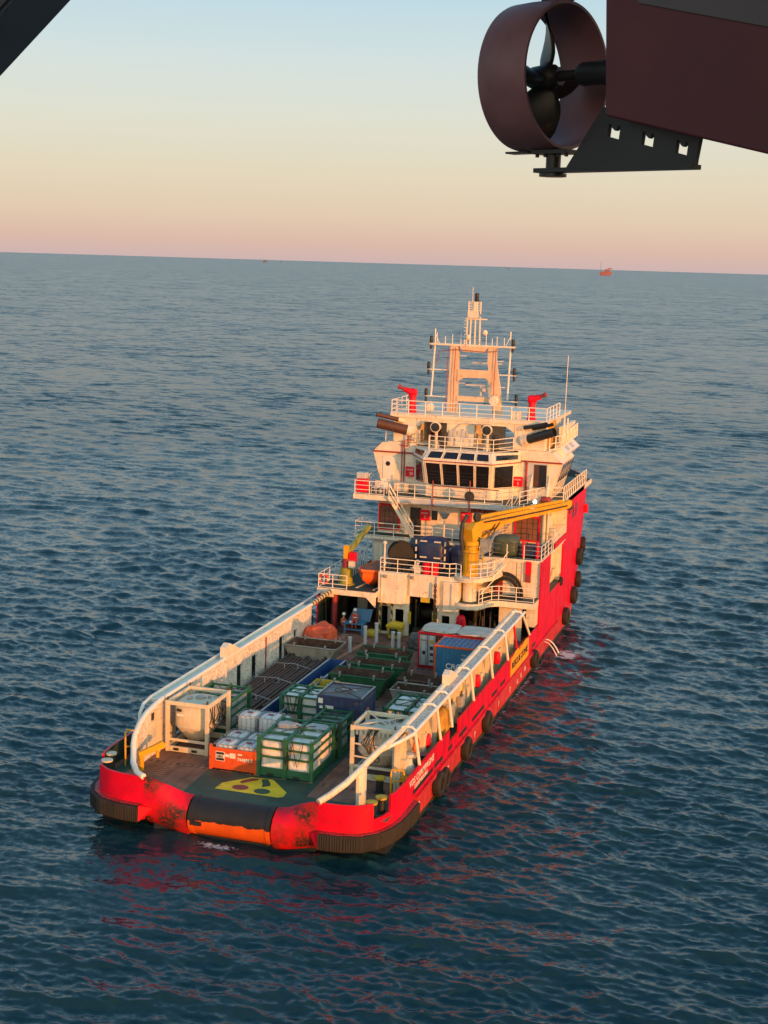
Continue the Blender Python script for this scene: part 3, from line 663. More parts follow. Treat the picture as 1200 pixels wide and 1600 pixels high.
m = MB(); wall_with_holes(m, W, W+.12, 5.0, 33.6, DK, 4.55, [(7.2,8.0,2.1,4.0),(11.6,12.4,2.1,3.9),(20.4,21.2,2.1,3.9),(25.4,26.6,2.1,3.9),(29.0,30.4,2.1,3.9)])
stb_rail = m.build('cargo_rail', mt['cream'], ship); stb_rail['label'] = 'sunlit starboard cargo rail with open walkway on top'
m = MB()
for i, y in enumerate(np.arange(5.1,33,.85)): m.box(W+.12, W+.30+.06*(i % 3), y, y+.09, DK, 4.5)
for y in (5.6,9.2,14,18.9,22.4,27.6): m.box(W+.12, W+.45, y, y+.62, 2.1, 3.6+.3*math.sin(y))
m.build('stiffeners', mt['cream'], stb_rail)
sc_ = [(4.72,-.28,2.92),(5.1,.3,3.12),(5.6,1.25,3.46),(5.9,2.3,3.76),(6.2,2.95,4.12),(6.5,3.6,4.46),(6.7,4.1,4.62),(6.87,5.1,4.72),(6.97,6.3,4.82)]
m = MB(); m.tube(sc_, .17, 12); m.tube([(6.97,y,4.82) for y in np.linspace(6.3,34.2,9)], .19, 12)
m.build('rail_tube', mt['white'], stb_rail, smooth=60)
m = MB(); m.tube([(6.6,3.9,4.45),(7.2,4.9,4.62),(7.68,6.0,4.78)]+[(7.7,y,4.84) for y in np.linspace(6.6,34.2,9)], .105, 8)
for y in (6.3,10.5,13.0,18.2,23.3,27.8,33.4):
    m.tube([(6.97,y-.1,5.0),(7.2,y-.05,5.06),(7.5,y,5.04),(7.72,y+.02,4.86)], .07, 8)
m.build('outer_rail', mt['whitec'], stb_rail, smooth=60)
m = MB(); m.box(7.12,7.62,6.2,34.0,4.76,4.81)
for i, y in enumerate(np.arange(6.6,33.8,.42)): m.box(7.14,7.60,y,y+.10,4.81,4.84)
for x in (7.25,7.42): m.box(x,x+.05,6.2,34,4.81,4.86)
m.build('walkway_grating', mt['grate'], stb_rail)
for y in (6.1,10.4,12.9,18.1,23.2,27.7):
    m = MB(); m.cyl((7.74,y,4.84),(7.93,y+.35,2.95),.085,n=10); m.build('stanchion', mt['whitec'], stb_rail, smooth=60)
m = MB(); m.cyl((7.74,33.4,4.84),(7.93,35.2,3.0),.085,n=10); m.build('stanchion', mt['whitec'], stb_rail, smooth=60)
m = MB(); m.cyl((7.74,30.4,4.84),(7.93,30.9,2.95),.075,n=10); m.build('stanchion', mt['sred'], stb_rail, smooth=60)
capbox(1, 14.7, stb_rail)
m = MB(); m.box(5.86,6.0,2.1,2.4,DK,3.74); m.box(6.1,6.22,2.4,2.7,DK,4.0); m.box(6.0,6.1,2.3,2.5,DK,3.8); m.build('rail_post', mt['whitec'], stb_rail)
# yellow hoop guards, bollards, fairleads of the side decks
def hoop(x, y, wy, h, s):
    m = MB(); m.tube([(x,y,DK),(x,y,DK+h-.15),(x,y+.15,DK+h),(x+.6*s,y+wy-.15,DK+h),(x+.6*s,y+wy,DK+h-.15),(x+.6*s,y+wy,DK)], .055, 8)
    m.tube([(x,y,DK+h*.55),(x+.6*s,y+wy,DK+h*.55)], .04, 6); return m.build('guard_hoop', mt['yellow'], ship, smooth=60)
hoop(7.0, 4.4, .3, 1.35, 1); hoop(-7.55, 3.2, .3, 2.0, 1); hoop(-7.0, 2.9, .9, 1.7, 0)
def bollard(x, y, h=.85, r=.2):
    m = MB(); m.lathe([(r*1.5,0),(r*1.5,.05),(r,.06),(r,h-.14)], (x,y,DK), n=16)
    o = m.build('bollard', mt['blackp'], ship, smooth=40)
    m = MB(); m.lathe([(r*1.0,h-.14),(r*1.5,h-.1),(r*1.55,h),(0,h+.03)], (x,y,DK), n=16); m.build('bollard_cap', mt['dyellow'], o, smooth=40)
for x, y in ((7.0,1.15),(7.25,2.0),(6.35,4.55),(7.35,12.9),(7.35,14.0)): bollard(x, y)
for x, y in ((-7.65,1.35),(-7.95,2.35)):
    m = MB(); m.lathe([(.3,0),(.3,.05),(.2,.06),(.2,.86)], (x,y,DK), n=16); o = m.build('bollard', mt['blackp'], ship, smooth=40)
    m = MB(); m.lathe([(.2,.86),(.3,.9),(.31,.98),(0,1.0)], (x,y,DK), n=16); m.build('bollard_cap', mt['cream'], o, smooth=40)
# yellow tugger arm by the port rail
m = MB(); m.cyl((-6.5,3.0,DK),(-6.5,3.0,DK+.9),.14,n=12); m.bar((-6.6,2.9,DK+.85),(-5.75,3.7,DK+1.25),.22,.3); m.cyl((-5.85,3.6,DK+.6),(-5.85,3.6,DK+1.3),.1,n=8); m.lathe([(.2,-.12),(.2,.12)], (-5.7,3.75,DK+1.25),(1,-1,0),12)
m.build('deck_roller_arm', mt['yellow'], ship, smooth=40)
# ------------------------------------------------------------------ superstructure
def slab(x0,x1,y0,y1,z0,z1,name='deck_slab',edge='white',top='gdeck',parent=None):
    o = MB().box(x0,x1,y0,y1,z0,z1).build(name, mt[edge], parent or ship)
    MB().box(x0+.08,x1-.08,y0+.08,y1-.08,z1,z1+.012).build('deck_paint', mt[top], o); return o
def frame_panel(x0,x1,z0,z1,y,depth,fm,pm,parent,name,bars=0,th=.12):
    """framed panel on an aft-facing wall"""
    m = MB(); m.box(x0,x1,y-depth,y,z0,z0+th); m.box(x0,x1,y-depth,y,z1-th,z1); m.box(x0,x0+th,y-depth,y,z0+th,z1-th); m.box(x1-th,x1,y-depth,y,z0+th,z1-th)
    o = m.build(name, mt[fm], parent); MB().box(x0+th,x1-th,y-depth*.4,y,z0+th,z1-th).build('pane', mt[pm], o)
    if bars:
        m = MB()
        for i in range(1,bars): x = x0+th+(x1-x0-2*th)*i/bars; m.box(x-.02,x+.02,y-depth*.5,y-depth*.4,z0+th,z1-th)
        for i in range(1,4): zz = z0+th+(z1-z0-2*th)*i/4; m.box(x0+th,x1-th,y-depth*.5,y-depth*.4,zz-.02,zz+.02)
        m.build('grille', mt['exh'], o)
    return o
# --- level A, port: boat platform
A0, A1 = 4.72, 5.12
slab(-8.0,-3.46,34.3,44,A0,A1,'boat_platform')
m = MB(); m.box(-7.7,-6.7,34.31,34.5,4.5,4.72); m.prism([(-4.2,4.72),(-3.46,4.72),(-3.46,4.0)], .16, ((0,34.34,0),(1,0,0),(0,0,1),(0,1,0))); m.build('platform_bracket', mt['white'], ship)
MB().cyl((-6.86,35.1,DK),(-6.86,35.1,A0),.21,n=14).build('red_pillar', mt['redpipe'], ship, smooth=40)
railing([(-5.72,34.42,A1),(-7.92,34.42,A1),(-7.92,43.0,A1)], post=1.15)
# space beneath the platform
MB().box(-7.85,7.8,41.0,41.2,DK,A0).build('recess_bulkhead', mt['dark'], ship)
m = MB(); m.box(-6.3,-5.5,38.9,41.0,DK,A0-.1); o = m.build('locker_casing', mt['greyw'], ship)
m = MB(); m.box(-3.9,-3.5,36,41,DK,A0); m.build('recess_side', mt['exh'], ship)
m = MB()
for i in range(9): m.cyl((-5.1+i*.22,40.9,DK),(-5.1+i*.22,40.9,A0),.05,n=6)
m.build('recess_pipes', mt['rust'], ship)
m = MB(); rngp = random.Random(3)
for i in range(26):
    x,y = rngp.uniform(-7.7,-7.0), rngp.uniform(35.5,41); h = rngp.uniform(.5,2.4); m.cyl((x,y,DK),(x+rngp.uniform(-.2,.2),y,DK+h),rngp.uniform(.06,.22),n=8)
m.build('mooring_gear', mt['dark'], ship)
# --- centre: winch house
C0, C1 = 4.95, 6.6
cb = MB().box(-3.46,2.62,35.3,43.2,C0,C1-.02).build('winch_house', mt['white'], ship)
MB().box(-3.42,2.6,35.3,43.2,C1-.02,C1).build('deck_paint', mt['gdeck'], cb)
m = MB(); m.box(-3.46,-1.32,34.9,35.3,4.3,6.62); m.build('front_plate', mt['white'], cb, bevel=.04)
m = MB(); m.box(-1.1,.75,35.1,35.3,4.95,6.6); m.build('front_plate', mt['white'], cb, bevel=.03)
m = MB(); m.box(.98,1.12,34.95,35.3,4.3,6.6); m.box(1.5,2.62,35.0,35.3,4.1,6.3); m.prism([(.75,6.6),(.98,6.6),(.98,4.6),(.75,4.9)], .2, ((0,35.1,0),(1,0,0),(0,0,1),(0,1,0))); m.each('front_pillar', mt['white'], cb)
m = MB()
def xwall(m, y0,y1,x0,x1,z0,z1,holes):
    x = x0
    for a,b,c,d in holes:
        if a > x: m.box(x,a,y0,y1,z0,z1)
        if c > z0: m.box(a,b,y0,y1,z0,c)
        if d < z1: m.box(a,b,y0,y1,d,z1)
        x = b
    if x < x1: m.box(x,x1,y0,y1,z0,z1)
xwall(m,35.3,35.5,-3.46,2.62,DK,C0,[(-3.3,-2.45,2.05,4.0),(-2.2,-1.55,2.6,3.85),(-1.15,1.0,DK,C0),(1.35,1.95,2.1,3.7)])
m.each('house_front', mt['white'], cb)
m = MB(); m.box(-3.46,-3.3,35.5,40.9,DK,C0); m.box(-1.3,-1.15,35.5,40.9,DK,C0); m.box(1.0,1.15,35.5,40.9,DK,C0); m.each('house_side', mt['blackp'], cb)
m = MB(); m.box(-3.38,-3.28,35.1,35.3,DK,4.25); m.box(-2.47,-2.37,35.1,35.3,DK,4.25); m.box(-3.38,-2.37,35.1,35.3,4.1,4.28); m.build('hazard_frame', mt['stripez'], cb)
m = MB(); m.box(-2.95,-2.65,35.9,36.2,DK,4.0); m.build('white_post', mt['greyw'], cb)
m = MB(); m.box(-1.12,-.9,34.98,35.1,2.9,3.8); m.box(.72,.96,34.98,35.1,3.0,4.0); m.box(-.2,.5,35.0,35.1,4.62,4.95); m.box(.1,.9,34.9,35.2,2.05,2.45); m.each('yellow_pad', mt['dyellow'], cb)
m = MB(); m.lathe([(1.1,-1.0),(1.1,-.9),(.45,-.88),(.45,.88),(1.1,.9),(1.1,1.0)], (0,38.2,3.1), (1,0,0), 24); m.cyl((-.8,36.0,DK),(-.8,36.0,4.6),.09,n=8); m.box(-.95,-.5,35.8,36.4,DK,2.4); m.build('towing_winch', mt['dark'], cb, smooth=40)
# hanging chain
ch = thing('hanging_chain', 'heavy dark chain hanging down the front of the winch house', 'chain', (.95,34.72,6.1))
m = MB()
for i in range(16):
    z = -.1-i*.19; ax = (1,0,.0) if i % 2 else (0,1,0)
    pts = [];
    for k in range(12):
        t = 2*math.pi*k/12; px = .085*math.cos(t); pz = .14*math.sin(t); pts.append((px if i % 2 == 0 else 0, 0 if i % 2 == 0 else px, z+pz))
    m.tube(pts, .04, 6, True)
m.build('chain_links', mt['rust'], ch, smooth=60)
railing([(-3.35,41.5,C1),(-3.35,35.05,C1),(1.9,35.0,C1),(2.3,35.35,C1),(2.75,35.0,C1)], post=1.35)
m = MB(); m.cyl((-3.1,35.2,C1),(-3.1,35.2,C1+2.1),.06,n=8); m.lathe([(.14,0),(.16,.12),(.06,.2)], (-3.1,35.2,C1+2.1)); m.build('vent_post', mt['white'], ship, smooth=40)
# gear on the centre deck
reel = thing('hose_reel', 'large black hose reel between white rails above the winch opening', 'reel', (-2.3,36.7,C1))
m = MB(); m.lathe([(.95,-.55),(.95,-.5),(.5,-.48),(.5,.48),(.95,.5),(.95,.55)], (0,0,1.1), (.35,-.94,0), 28); m.build('drum', mt['black'], reel, smooth=40)
m = MB()
for i in range(12): m.torus((0,0,1.1), (.35,-.94,0), .56+.03*(i % 3)+.12*math.sin(i), .05, 24, 6)
m.build('hose', mt['dark'], reel, smooth=60)
m = MB(); m.box(-.75,.75,-.12,.12,0,.1); m.bar((-.6,-.2,.05),(-.55,-.2,1.15),.1,.1); m.bar((.6,.2,.05),(.55,.2,1.15),.1,.1); m.build('cradle', mt['blackp'], reel)
def blob(name, sx, sy, sz, mat, parent=None, seed=0, sub=3, amp=.08, flat=.6, loc=(0,0,0), power=4.0):
    """lumpy rounded box (tarpaulin bundles, bags)"""
    import bmesh
    from mathutils import noise
    bm = bmesh.new(); bmesh.ops.create_cube(bm, size=2); bmesh.ops.subdivide_edges(bm, edges=bm.edges, cuts=2**sub-1, use_grid_fill=True)
    for v in bm.verts:
        p = v.co; n = (abs(p.x)**power+abs(p.y)**power+abs(p.z)**power)**(1/power); q = p/n
        d = noise.noise_vector(q*1.7+Vector((seed*3.1,seed*1.7,seed)))*amp + noise.noise_vector(q*5+Vector((seed,9,seed)))*amp*.45
        q = q + d
        if q.z < -flat: q.z = -flat
        v.co = Vector((q.x*sx, q.y*sy, (q.z+flat)/(1+flat)*sz))
    me = bpy.data.meshes.new(name); bm.to_mesh(me); bm.free(); me.shade_smooth()
    for mm in (mat if isinstance(mat,(list,tuple)) else [mat]): me.materials.append(mm)
    o = bpy.data.objects.new(name, me); col.objects.link(o); o.location = loc
    if parent: o.parent = parent
    return o
tp = thing('tarpaulin_bale', 'tall bale under blue tarpaulin with pale corner strips behind the crane pedestal', 'covered bale', (-.05,37.6,C1))
blob('cover', 1.12, .95, 2.45, mt['bluet'], tp, 5, 3, .05, .9)
m = MB()
for x in (-1.13, 1.08):
    for k in range(4): m.box(x,x+.1,-1.0,-.9,.35+k*.55,.65+k*.55)
for x in (-.75,.3):
    for z in (1.0,2.2): m.box(x,x+.5,-1.03,-.95,z,z+.1)
m.build('corner_strip', mt['cream'], tp)
b2 = tag(blob('dark_bundle', .95, .8, 1.9, M('dark grey cover', (.06,.06,.075), .5, bump=.5, bscale=4), None, 8, 3, .14, .8, (-1.55,39.6,C1)), 'grey wrapped bundle standing between hose reel and blue bale', 'bundle')
b3 = tag(blob('dark_bundle', .7, .7, 1.6, mt['bluet'], None, 9, 3, .12, .8, (1.55,39.2,C1)), 'smaller blue wrapped bundle beside the yellow crane column', 'bundle')
def drum(x, y, z, label, mat):
    t = thing('steel_drum', label, 'drum', (x,y,z), 0, 'red drums on the winch house deck')
    m = MB(); m.lathe([(.28,0),(.3,.02),(.29,.28),(.305,.3),(.29,.32),(.29,.58),(.305,.6),(.29,.62),(.3,.86),(.28,.88)], n=18); m.build('drum_shell', mat, t, smooth=35)
    m = MB(); m.lathe([(.26,.88),(.26,.9),(0,.9)], n=18); m.build('drum_lid', mt['redpipe'], t)
drum(.0,35.6,C1,'left one of the two red drums behind the rail',mt['sred']); drum(.62,35.6,C1,'right one of the two red drums behind the rail',mt['sred'])
t = thing('valve_unit', 'white valve unit behind the rail left of the red drums', 'valve unit', (-.72,35.7,C1))
m = MB(); m.box(-.3,.3,-.2,.2,0,.5); m.cyl((0,0,.5),(0,0,.8),.09,n=8); m.torus((0,0,.82),(0,1,0),.16,.03,14,6); m.cyl((-.55,0,.3),(.55,0,.3),.1,n=8); m.build('valve_body', mt['white'], t, smooth=40)
m = MB(); m.cyl((-.42,41.9,C1),(-.42,41.9,9.7),.07,n=8); fl = m.build('floodlight_post', mt['white'], ship, smooth=40)
MB().add([(-.8,41.7,10.1),(.0,41.7,10.1),(.0,42.1,10.1),(-.8,42.1,10.1),(-.55,41.8,9.65),(-.25,41.8,9.65),(-.25,42.0,9.65),(-.55,42.0,9.65)], [(0,1,2,3),(7,6,5,4),(0,4,5,1),(1,5,6,2),(2,6,7,3),(3,7,4,0)]).build('floodlight_head', mt['steel'], fl)
# --- starboard: crane plinth, platform, store block
m = MB(); m.lathe([(1.18,4.42),(1.25,4.5),(1.25,4.86),(1.18,4.88)], (3.25,35.9,0), n=32); m.prism([(3.25,34.65),(4.1,34.95),(4.7,36.4),(5.2,36.75),(7.88,36.75),(7.88,38.6),(2.62,38.6),(2.62,35.3)], .42, ((0,0,4.44),(1,0,0),(0,1,0),(0,0,1)))
pl = m.build('crane_platform', mt['white'], ship, smooth=40)
m = MB(); m.lathe([(1.12,4.88),(1.12,4.892),(0,4.892)], (3.25,35.9,0), n=32); m.prism([(3.25,34.8),(4.0,35.05),(4.6,36.5),(5.15,36.85),(7.8,36.85),(7.8,38.55),(3,38.55)], .014, ((0,0,4.87),(1,0,0),(0,1,0),(0,0,1))); m.build('deck_paint', mt['gdeck'], pl)
railing([(4.15,35.0,4.9),(4.3,35.5,4.9),(4.75,36.5,4.9),(5.2,36.85,4.9),(7.8,36.85,4.9)], post=1.1)
MB().lathe([(.52,4.88),(.5,5.0),(.5,6.3),(.56,6.45)], (3.25,35.9,0), n=28).build('crane_plinth', mt['white'], ship, smooth=40)
m = MB(); m.lathe([(.7,6.3),(1.15,6.42),(1.18,6.72),(1.1,6.74)], (3.25,35.9,0), n=32); m.prism([(2.62,35.3),(3.0,34.9),(4.2,35.3),(4.9,36.4),(5.2,38.6),(2.62,38.6)], .3, ((0,0,6.43),(1,0,0),(0,1,0),(0,0,1)))
up = m.build('crane_walkway', mt['white'], ship, smooth=40)
railing([(3.5,34.85,6.75),(4.15,35.3,6.75),(4.85,36.4,6.75),(5.1,37.8,6.75)], post=.7, name='railing')
# small gangway stair between the two platforms
m = MB(); m.bar((4.6,36.2,6.75),(5.4,36.9,7.7),.08,.12); m.bar((4.9,35.8,6.75),(5.7,36.6,7.7),.08,.12)
m.tube([(4.2,35.4,5.6),(5.0,36.6,6.6),(5.6,37.6,7.75)], .04, 6); m.tube([(4.2,35.4,6.3),(5.0,36.6,7.3),(5.6,37.6,8.4)], .04, 6)
m.build('gangway', mt['white'], ship)
sb = MB().box(2.62,7.88,38.6,41.9,4.9,7.5).build('store_block', mt['white'], ship)
MB().box(3.4,7.1,41.9,47.4,4.9,7.5).build('store_block', mt['white'], sb)
slab(3.4,7.96,38.5,43.3,7.5,7.72,'upper_platform'); slab(3.4,7.96,43.3,48.4,7.51,7.73,'upper_platform')
MB().box(7.0,7.87,47.1,47.28,4.45,7.5).build('recess_end_wall', mt['white'], ship); MB().box(6.9,7.95,48.35,48.5,7.73,10.56).build('side_bulkhead', mt['white'], ship); MB().box(7.1,7.85,41.9,47.4,4.4,4.55).build('recess_floor', mt['gdeck'], ship)
m = MB()
for i in range(10):
    y = 42.5+i*.5; m.cyl((7.3,y,4.55),(7.35+.25*math.sin(i),y,5.3+.5*abs(math.sin(i*1.7))),.09,n=8)
m.tube([(7.4,42.2,5.1),(7.5,43.5,6.2),(7.4,44.6,5.6),(7.6,46,6.6)], .05, 6); m.build('side_gear', mt['cream'], ship, smooth=40)
# on the store block wall
m = MB()
for x in (6.15,6.5): m.cyl((x,38.55,5.0),(x,38.55,7.5),.03,n=6)
for i in range(9): m.cyl((6.15,38.55,5.2+i*.27),(6.5,38.55,5.2+i*.27),.022,n=6)
m.build('wall_ladder', mt['cream'], sb)
m = MB(); m.box(6.78,7.2,38.4,38.6,6.65,7.62); m.build('fire_box', mt['sred'], sb); MB().box(6.8,7.18,38.42,38.6,6.05,6.64).build('lower_box', mt['redpipe'], sb)
MB().box(4.45,5.1,38.5,38.6,5.0,6.2).build('red_door', mt['redpipe'], sb)
hc = thing('hose_coil', 'big coil of grey hoses hung in an arch on the white store wall', 'hose coil', (5.35,38.3,4.95))
m = MB()
for i in range(6):
    r = .85+.09*i; pts = [(r*1.05*math.cos(t), -.05-.05*(i % 3), .15+r*1.25*math.sin(t)) for t in np.linspace(-.15, math.pi*.93, 18)]
    m.tube(pts, .055, 7)
m.build('hoses', mt['dark'], hc, smooth=60)
m = MB(); m.tube([(-1.2,-.6,.1),(-.4,-.9,.08),(.6,-.8,.1),(1.6,-.6,.12),(1.3,-.3,.1),(.2,-.4,.1)], .07, 7); m.build('loose_hose', mt['black'], hc, smooth=60)
railing([(4.0,43.0,7.73),(4.0,38.6,7.73),(7.88,38.6,7.73),(7.9,42.6,7.73)], post=1.25)
railing([(7.9,43.2,7.75),(7.9,48.3,7.75)], post=.55, mids=1)
# under the crane platform: bulkhead, sunlit locker, red pillar gear
m = MB(); m.box(5.2,6.9,37.2,37.4,DK,4.3); m.build('locker', mt['cream'], ship)
m = MB(); m.box(7.2,7.86,37.3,38.4,3.0,4.43); m.build('bulwark_panel', mt['cream'], ship)
m = MB()
rq = random.Random(5)
for i in range(14): x,y=rq.uniform(3,5.1),rq.uniform(36.5,39.5); m.cyl((x,y,DK),(x,y,DK+rq.uniform(.7,2.3)),rq.uniform(.05,.16),n=8)
for i in range(3): m.tube([(3.6+.3*i,36.6,4.4),(3.7+.3*i,36.4,3.6),(3.5+.4*i,36.5,2.9)],.03,6)
m.build('stowed_gear', mt['dark'], ship, smooth=40)
t = tag(blob('red_bundle', .35,.3,1.3,mt['sred'],None,4,2,.16,.7,(2.85,35.2,2.6)),'red lifejackets bundle hung under the round crane platform','bundle')
m = MB(); m.box(1.2,3.0,34.6,34.9,DK,DK+.5); m.bar((1.5,34.8,2.4),(2.6,34.8,3.6),.06,.06); m.build('pad_eye', mt['white'], ship)
# --- deck crane
cr_ = MB(); cr_.lathe([(.6,6.74),(.6,6.86),(.55,6.9),(.55,8.5),(.66,8.52),(.66,8.66),(.55,8.7),(.55,9.0),(.62,9.02),(.62,9.3),(.5,9.35)], (3.2,36,0), n=28)
crane = cr_.build('deck_crane', mt['yellow'], ship, smooth=35)
ax = Vector((3.2,36,0)); bd = Vector((5.15,11.2,0)).normalized(); bs = Vector((-bd.y,bd.x,0)); Lb = 12.1
def bp_(l, z, s=0): q = ax + bd*l + bs*s; return (q.x,q.y,z)
m = MB()
m.prism([(-.35,9.3),(.5,9.3),(.62,9.9),(.55,10.35),(-.1,10.6),(-.55,10.2)], .9, (ax - bs*.45, bd, (0,0,1), bs)); m.build('slew_column', mt['yellow'], crane, bevel=.03)
m = MB(); m.prism([(-.25,9.95),(.2,9.85),(5.0,10.22),(9.5,10.32),(12.0,10.42),(12.25,10.62),(12.25,11.0),(11.9,11.06),(11.4,10.92),(5,10.88),(.9,10.72),(.1,10.62),(-.3,10.35)], .5, (ax - bs*.25, bd, (0,0,1), bs)); boom = m.build('boom', mt['yellow'], crane, bevel=.03)
m = MB(); m.bar(bp_(.8,10.98),bp_(11.2,11.06),.2,.2); m.build('extension_ram', mt['yellow'], crane)
for s in (.2,-.2): MB().cyl(bp_(.55,9.25,s),bp_(3.4,10.1,s),.13,n=10).build('luffing_ram', mt['yellow'], crane, smooth=40)
MB().lathe([(.3,-.14),(.34,-.12),(.34,.12),(.3,.14)], bp_(.55,11.0), bs, 18).build('winch_drum', mt['dark'], crane, smooth=40)
m = MB(); m.tube([bp_(-.2,11.15,.3),bp_(-.75,10.6,.3),bp_(-.85,9.6,.3),bp_(-.72,8.7,.2)], .16, 8); m.build('hose_guard', mt['dark'], crane, smooth=60)
m = MB(); m.lathe([(.22,-.2),(.26,-.18),(.26,.18),(.22,.2)], bp_(12.15,10.5), bs, 14); m.cyl(bp_(12.35,10.9,.1),bp_(12.5,9.9,.1),.05,n=6); m.bar(bp_(12.2,11.1),bp_(12.6,10.3),.12,.12); m.build('hook_block', mt['dark'], crane, smooth=40)
m = MB()
for l in (6.2,): m.bar(bp_(l,10.9),bp_(l,11.3),.06,.06)
m.box(*[v for q in ((bp_(7.0,0)[0]-.3,bp_(7.0,0)[0]+.3),(bp_(7.0,0)[1]-.1,bp_(7.0,0)[1]+.1)) for v in q],10.9,11.0); m.build('boom_lamp', mt['cream'], crane)
lettering('SWL 2T-11M', .34, tuple(Vector(bp_(2.9,10.42,-.27))), bd, (0,0,1), mt['exh'], boom, 'boom_lettering', 1.1)
m = MB()
for i in range(10): a=i*.63; m.bar((3.2+.9*math.cos(a),36+.9*math.sin(a),7.2),(3.2+.9*math.cos(a),36+.9*math.sin(a),9.0),.04,.04) if math.cos(a)>-.2 and math.sin(a)<.9 else None
for z in (7.2,7.9,8.5,9.0): m.tube([(3.2+.9*math.cos(a),36+.9*math.sin(a),z) for a in np.linspace(-1.4,1.3,9)], .03, 5)
m.build('climbing_cage', mt['dyellow'], crane)
m = MB(); m.box(3.9,4.5,35.7,36.4,8.6,9.5); m.tube([(4.0,35.7,9.6),(4.6,35.9,9.2),(4.9,36.3,9.9),(4.2,36.6,10.0)], .04, 6); m.build('crane_control', mt['steel'], crane)
m = MB(); m.cyl(bp_(9.3,7.73),bp_(9.3,10.2),.12,n=10); m.bar(bp_(9.3,10.22,-.35),bp_(9.3,10.22,.35),.16,.16); m.build('boom_rest', mt['yellow'], ship, smooth=40)
for s in (.5,): MB().cyl(bp_(9.9,7.73,s),bp_(9.9,10.2,s),.1,n=8).build('rest_post', mt['cream'], ship, smooth=40)
# --- small port crane
p0 = Vector((-6.35,36.2,0))
sc2 = MB().lathe([(.62,A1),(.62,A1+.08),(.48,A1+.1),(.48,6.42),(.52,6.45)], (p0.x,p0.y,0), n=22).build('davit_crane', mt['ygreen'], ship, smooth=35)
MB().lathe([(.36,6.45),(.34,7.1)], (p0.x,p0.y,0), n=16).build('crane_turret', mt['redpipe'], sc2, smooth=35)
m = MB(); m.bar((p0.x-.05,p0.y,7.0),(p0.x-.05,p0.y,8.1),.34,.34,up=(0,1,0)); m.build('crane_head', mt['yellow'], sc2)
m = MB(); m.prism([(0,-.22),(5.4,-.14),(5.4,.14),(0,.22)], .3, (p0+Vector((-.1,-.1,7.55)), Vector((-.02,5.4,1.15)).normalized(), Vector((0,-.2,1)).normalized(), (1,0,0))); m.build('jib', mt['ygreen'], sc2)
m = MB(); m.cyl((p0.x+.1,p0.y+.2,7.1),(p0.x,p0.y+1.6,7.75),.1,n=8); m.box(p0.x+.2,p0.x+.7,p0.y-.2,p0.y+.3,6.9,7.6); m.build('crane_hydraulics', mt['sred'], sc2)
MB().box(p0.x+.3,p0.x+.7,p0.y-.5,p0.y-.1,6.5,7.0).build('crane_seat', mt['cream'], sc2)
# --- house between levels A and C
hs = MB().box(-6.6,6.9,44.5,58,4.9,10.55).build('deckhouse', mt['white'], ship)
m = MB(); m.box(-6.62,-3.4,43.2,44.5,5.12,7.45); m.build('deckhouse_front', mt['greyw'], hs)
m = MB(); m.box(-6.45,-5.75,43.15,43.2,5.2,7.1); m.build('store_door', mt['white'], hs, bevel=.02)
slab(-8.0,3.4,42.7,44.5,7.45,7.68,'upper_walkway'); slab(-8.0,-6.6,44.5,58,7.44,7.67,'upper_walkway')
railing([(-7.92,46,7.68),(-7.92,42.78,7.68),(3.2,42.78,7.68)], post=1.5)
frame_panel(-6.5,-4.75,7.95,10.05,44.5,.16,'sred','brownc',hs,'louvre_frame',4)
frame_panel(4.55,6.6,7.95,9.95,44.5,.16,'sred','brownc',hs,'louvre_frame',4)
MB().box(-3.9,-3.0,44.44,44.5,7.7,9.9).build('dark_doorway', mt['dark'], hs)
def sign(x, z, y, wd, parent, txt='POOR', num='2', mat='sred'):
    m = MB(); m.box(x,x+wd,y-.22,y,z,z+wd*1.05); o = m.build('fire_cabinet', mt[mat], parent, bevel=.02)
    lettering(txt, wd*.24, (x+wd*.12, y-.226, z+wd*.68), (1,0,0), (0,0,1), mt['letter'], o, 'cabinet_lettering', 1.2)
    lettering(num, wd*.42, (x+wd*.42, y-.226, z+wd*.2), (1,0,0), (0,0,1), mt['letter'], o, 'cabinet_number', 1.0)
sign(-3.05,8.95,44.5,.78,hs,'HOSE','7'); sign(.28,9.05,44.5,.78,hs,'HOSE','8')
for x, g in ((-2.2,'glass'),(-1.45,'cream')):
    m = MB(); m.box(x,x+.62,44.44,44.5,8.95,9.85); o = m.build('house_window', mt['white'], hs, bevel=.04); MB().box(x+.07,x+.55,44.425,44.44,9.02,9.78).build('pane', mt[g], o)
MB().box(-.9,3.3,44.3,44.5,7.7,8.5).build('low_coaming', mt['greyw'], hs)
m = MB()
for i in range(5): m.box(1.1+i*.42,1.4+i*.42,44.1,44.45,9.9,10.5)
m.build('cable_boxes', mt['redpipe'], hs)
m = MB(); m.cyl((6.9,44.3,7.73),(6.9,44.3,10.5),.16,n=10); m.cyl((7.2,44.3,7.73),(7.2,44.3,10.5),.1,n=10); m.build('drain_pipe', mt['cream'], hs, smooth=40)
lr = thing('liferaft_canister', 'white drum shaped liferaft canister at the starboard rail under the crane boom tip', 'life raft', (7.35,45.6,7.75))
m = MB(); m.lathe([(.0,0),(.36,.02),(.4,.1),(.4,.52),(.43,.54),(.43,.62),(.4,.64),(.4,1.06),(.36,1.14),(0,1.18)], n=22); m.build('canister_shell', mt['cream'], lr, smooth=35)
MB().torus((0,0,.58),(0,0,1),.43,.03,22,6).build('strap', mt['steel'], lr)
t = tag(blob('covered_machine', .95,.8,1.5,mt['greent'],None,12,3,.08,.85,(5.0,39.9,7.73)),'machine under green tarpaulin on the upper platform below the crane boom','covered machine')
t = thing('pallet_box', 'dark blue pallet box with red bottles beside the green cover', 'pallet box', (6.9,39.9,7.73))
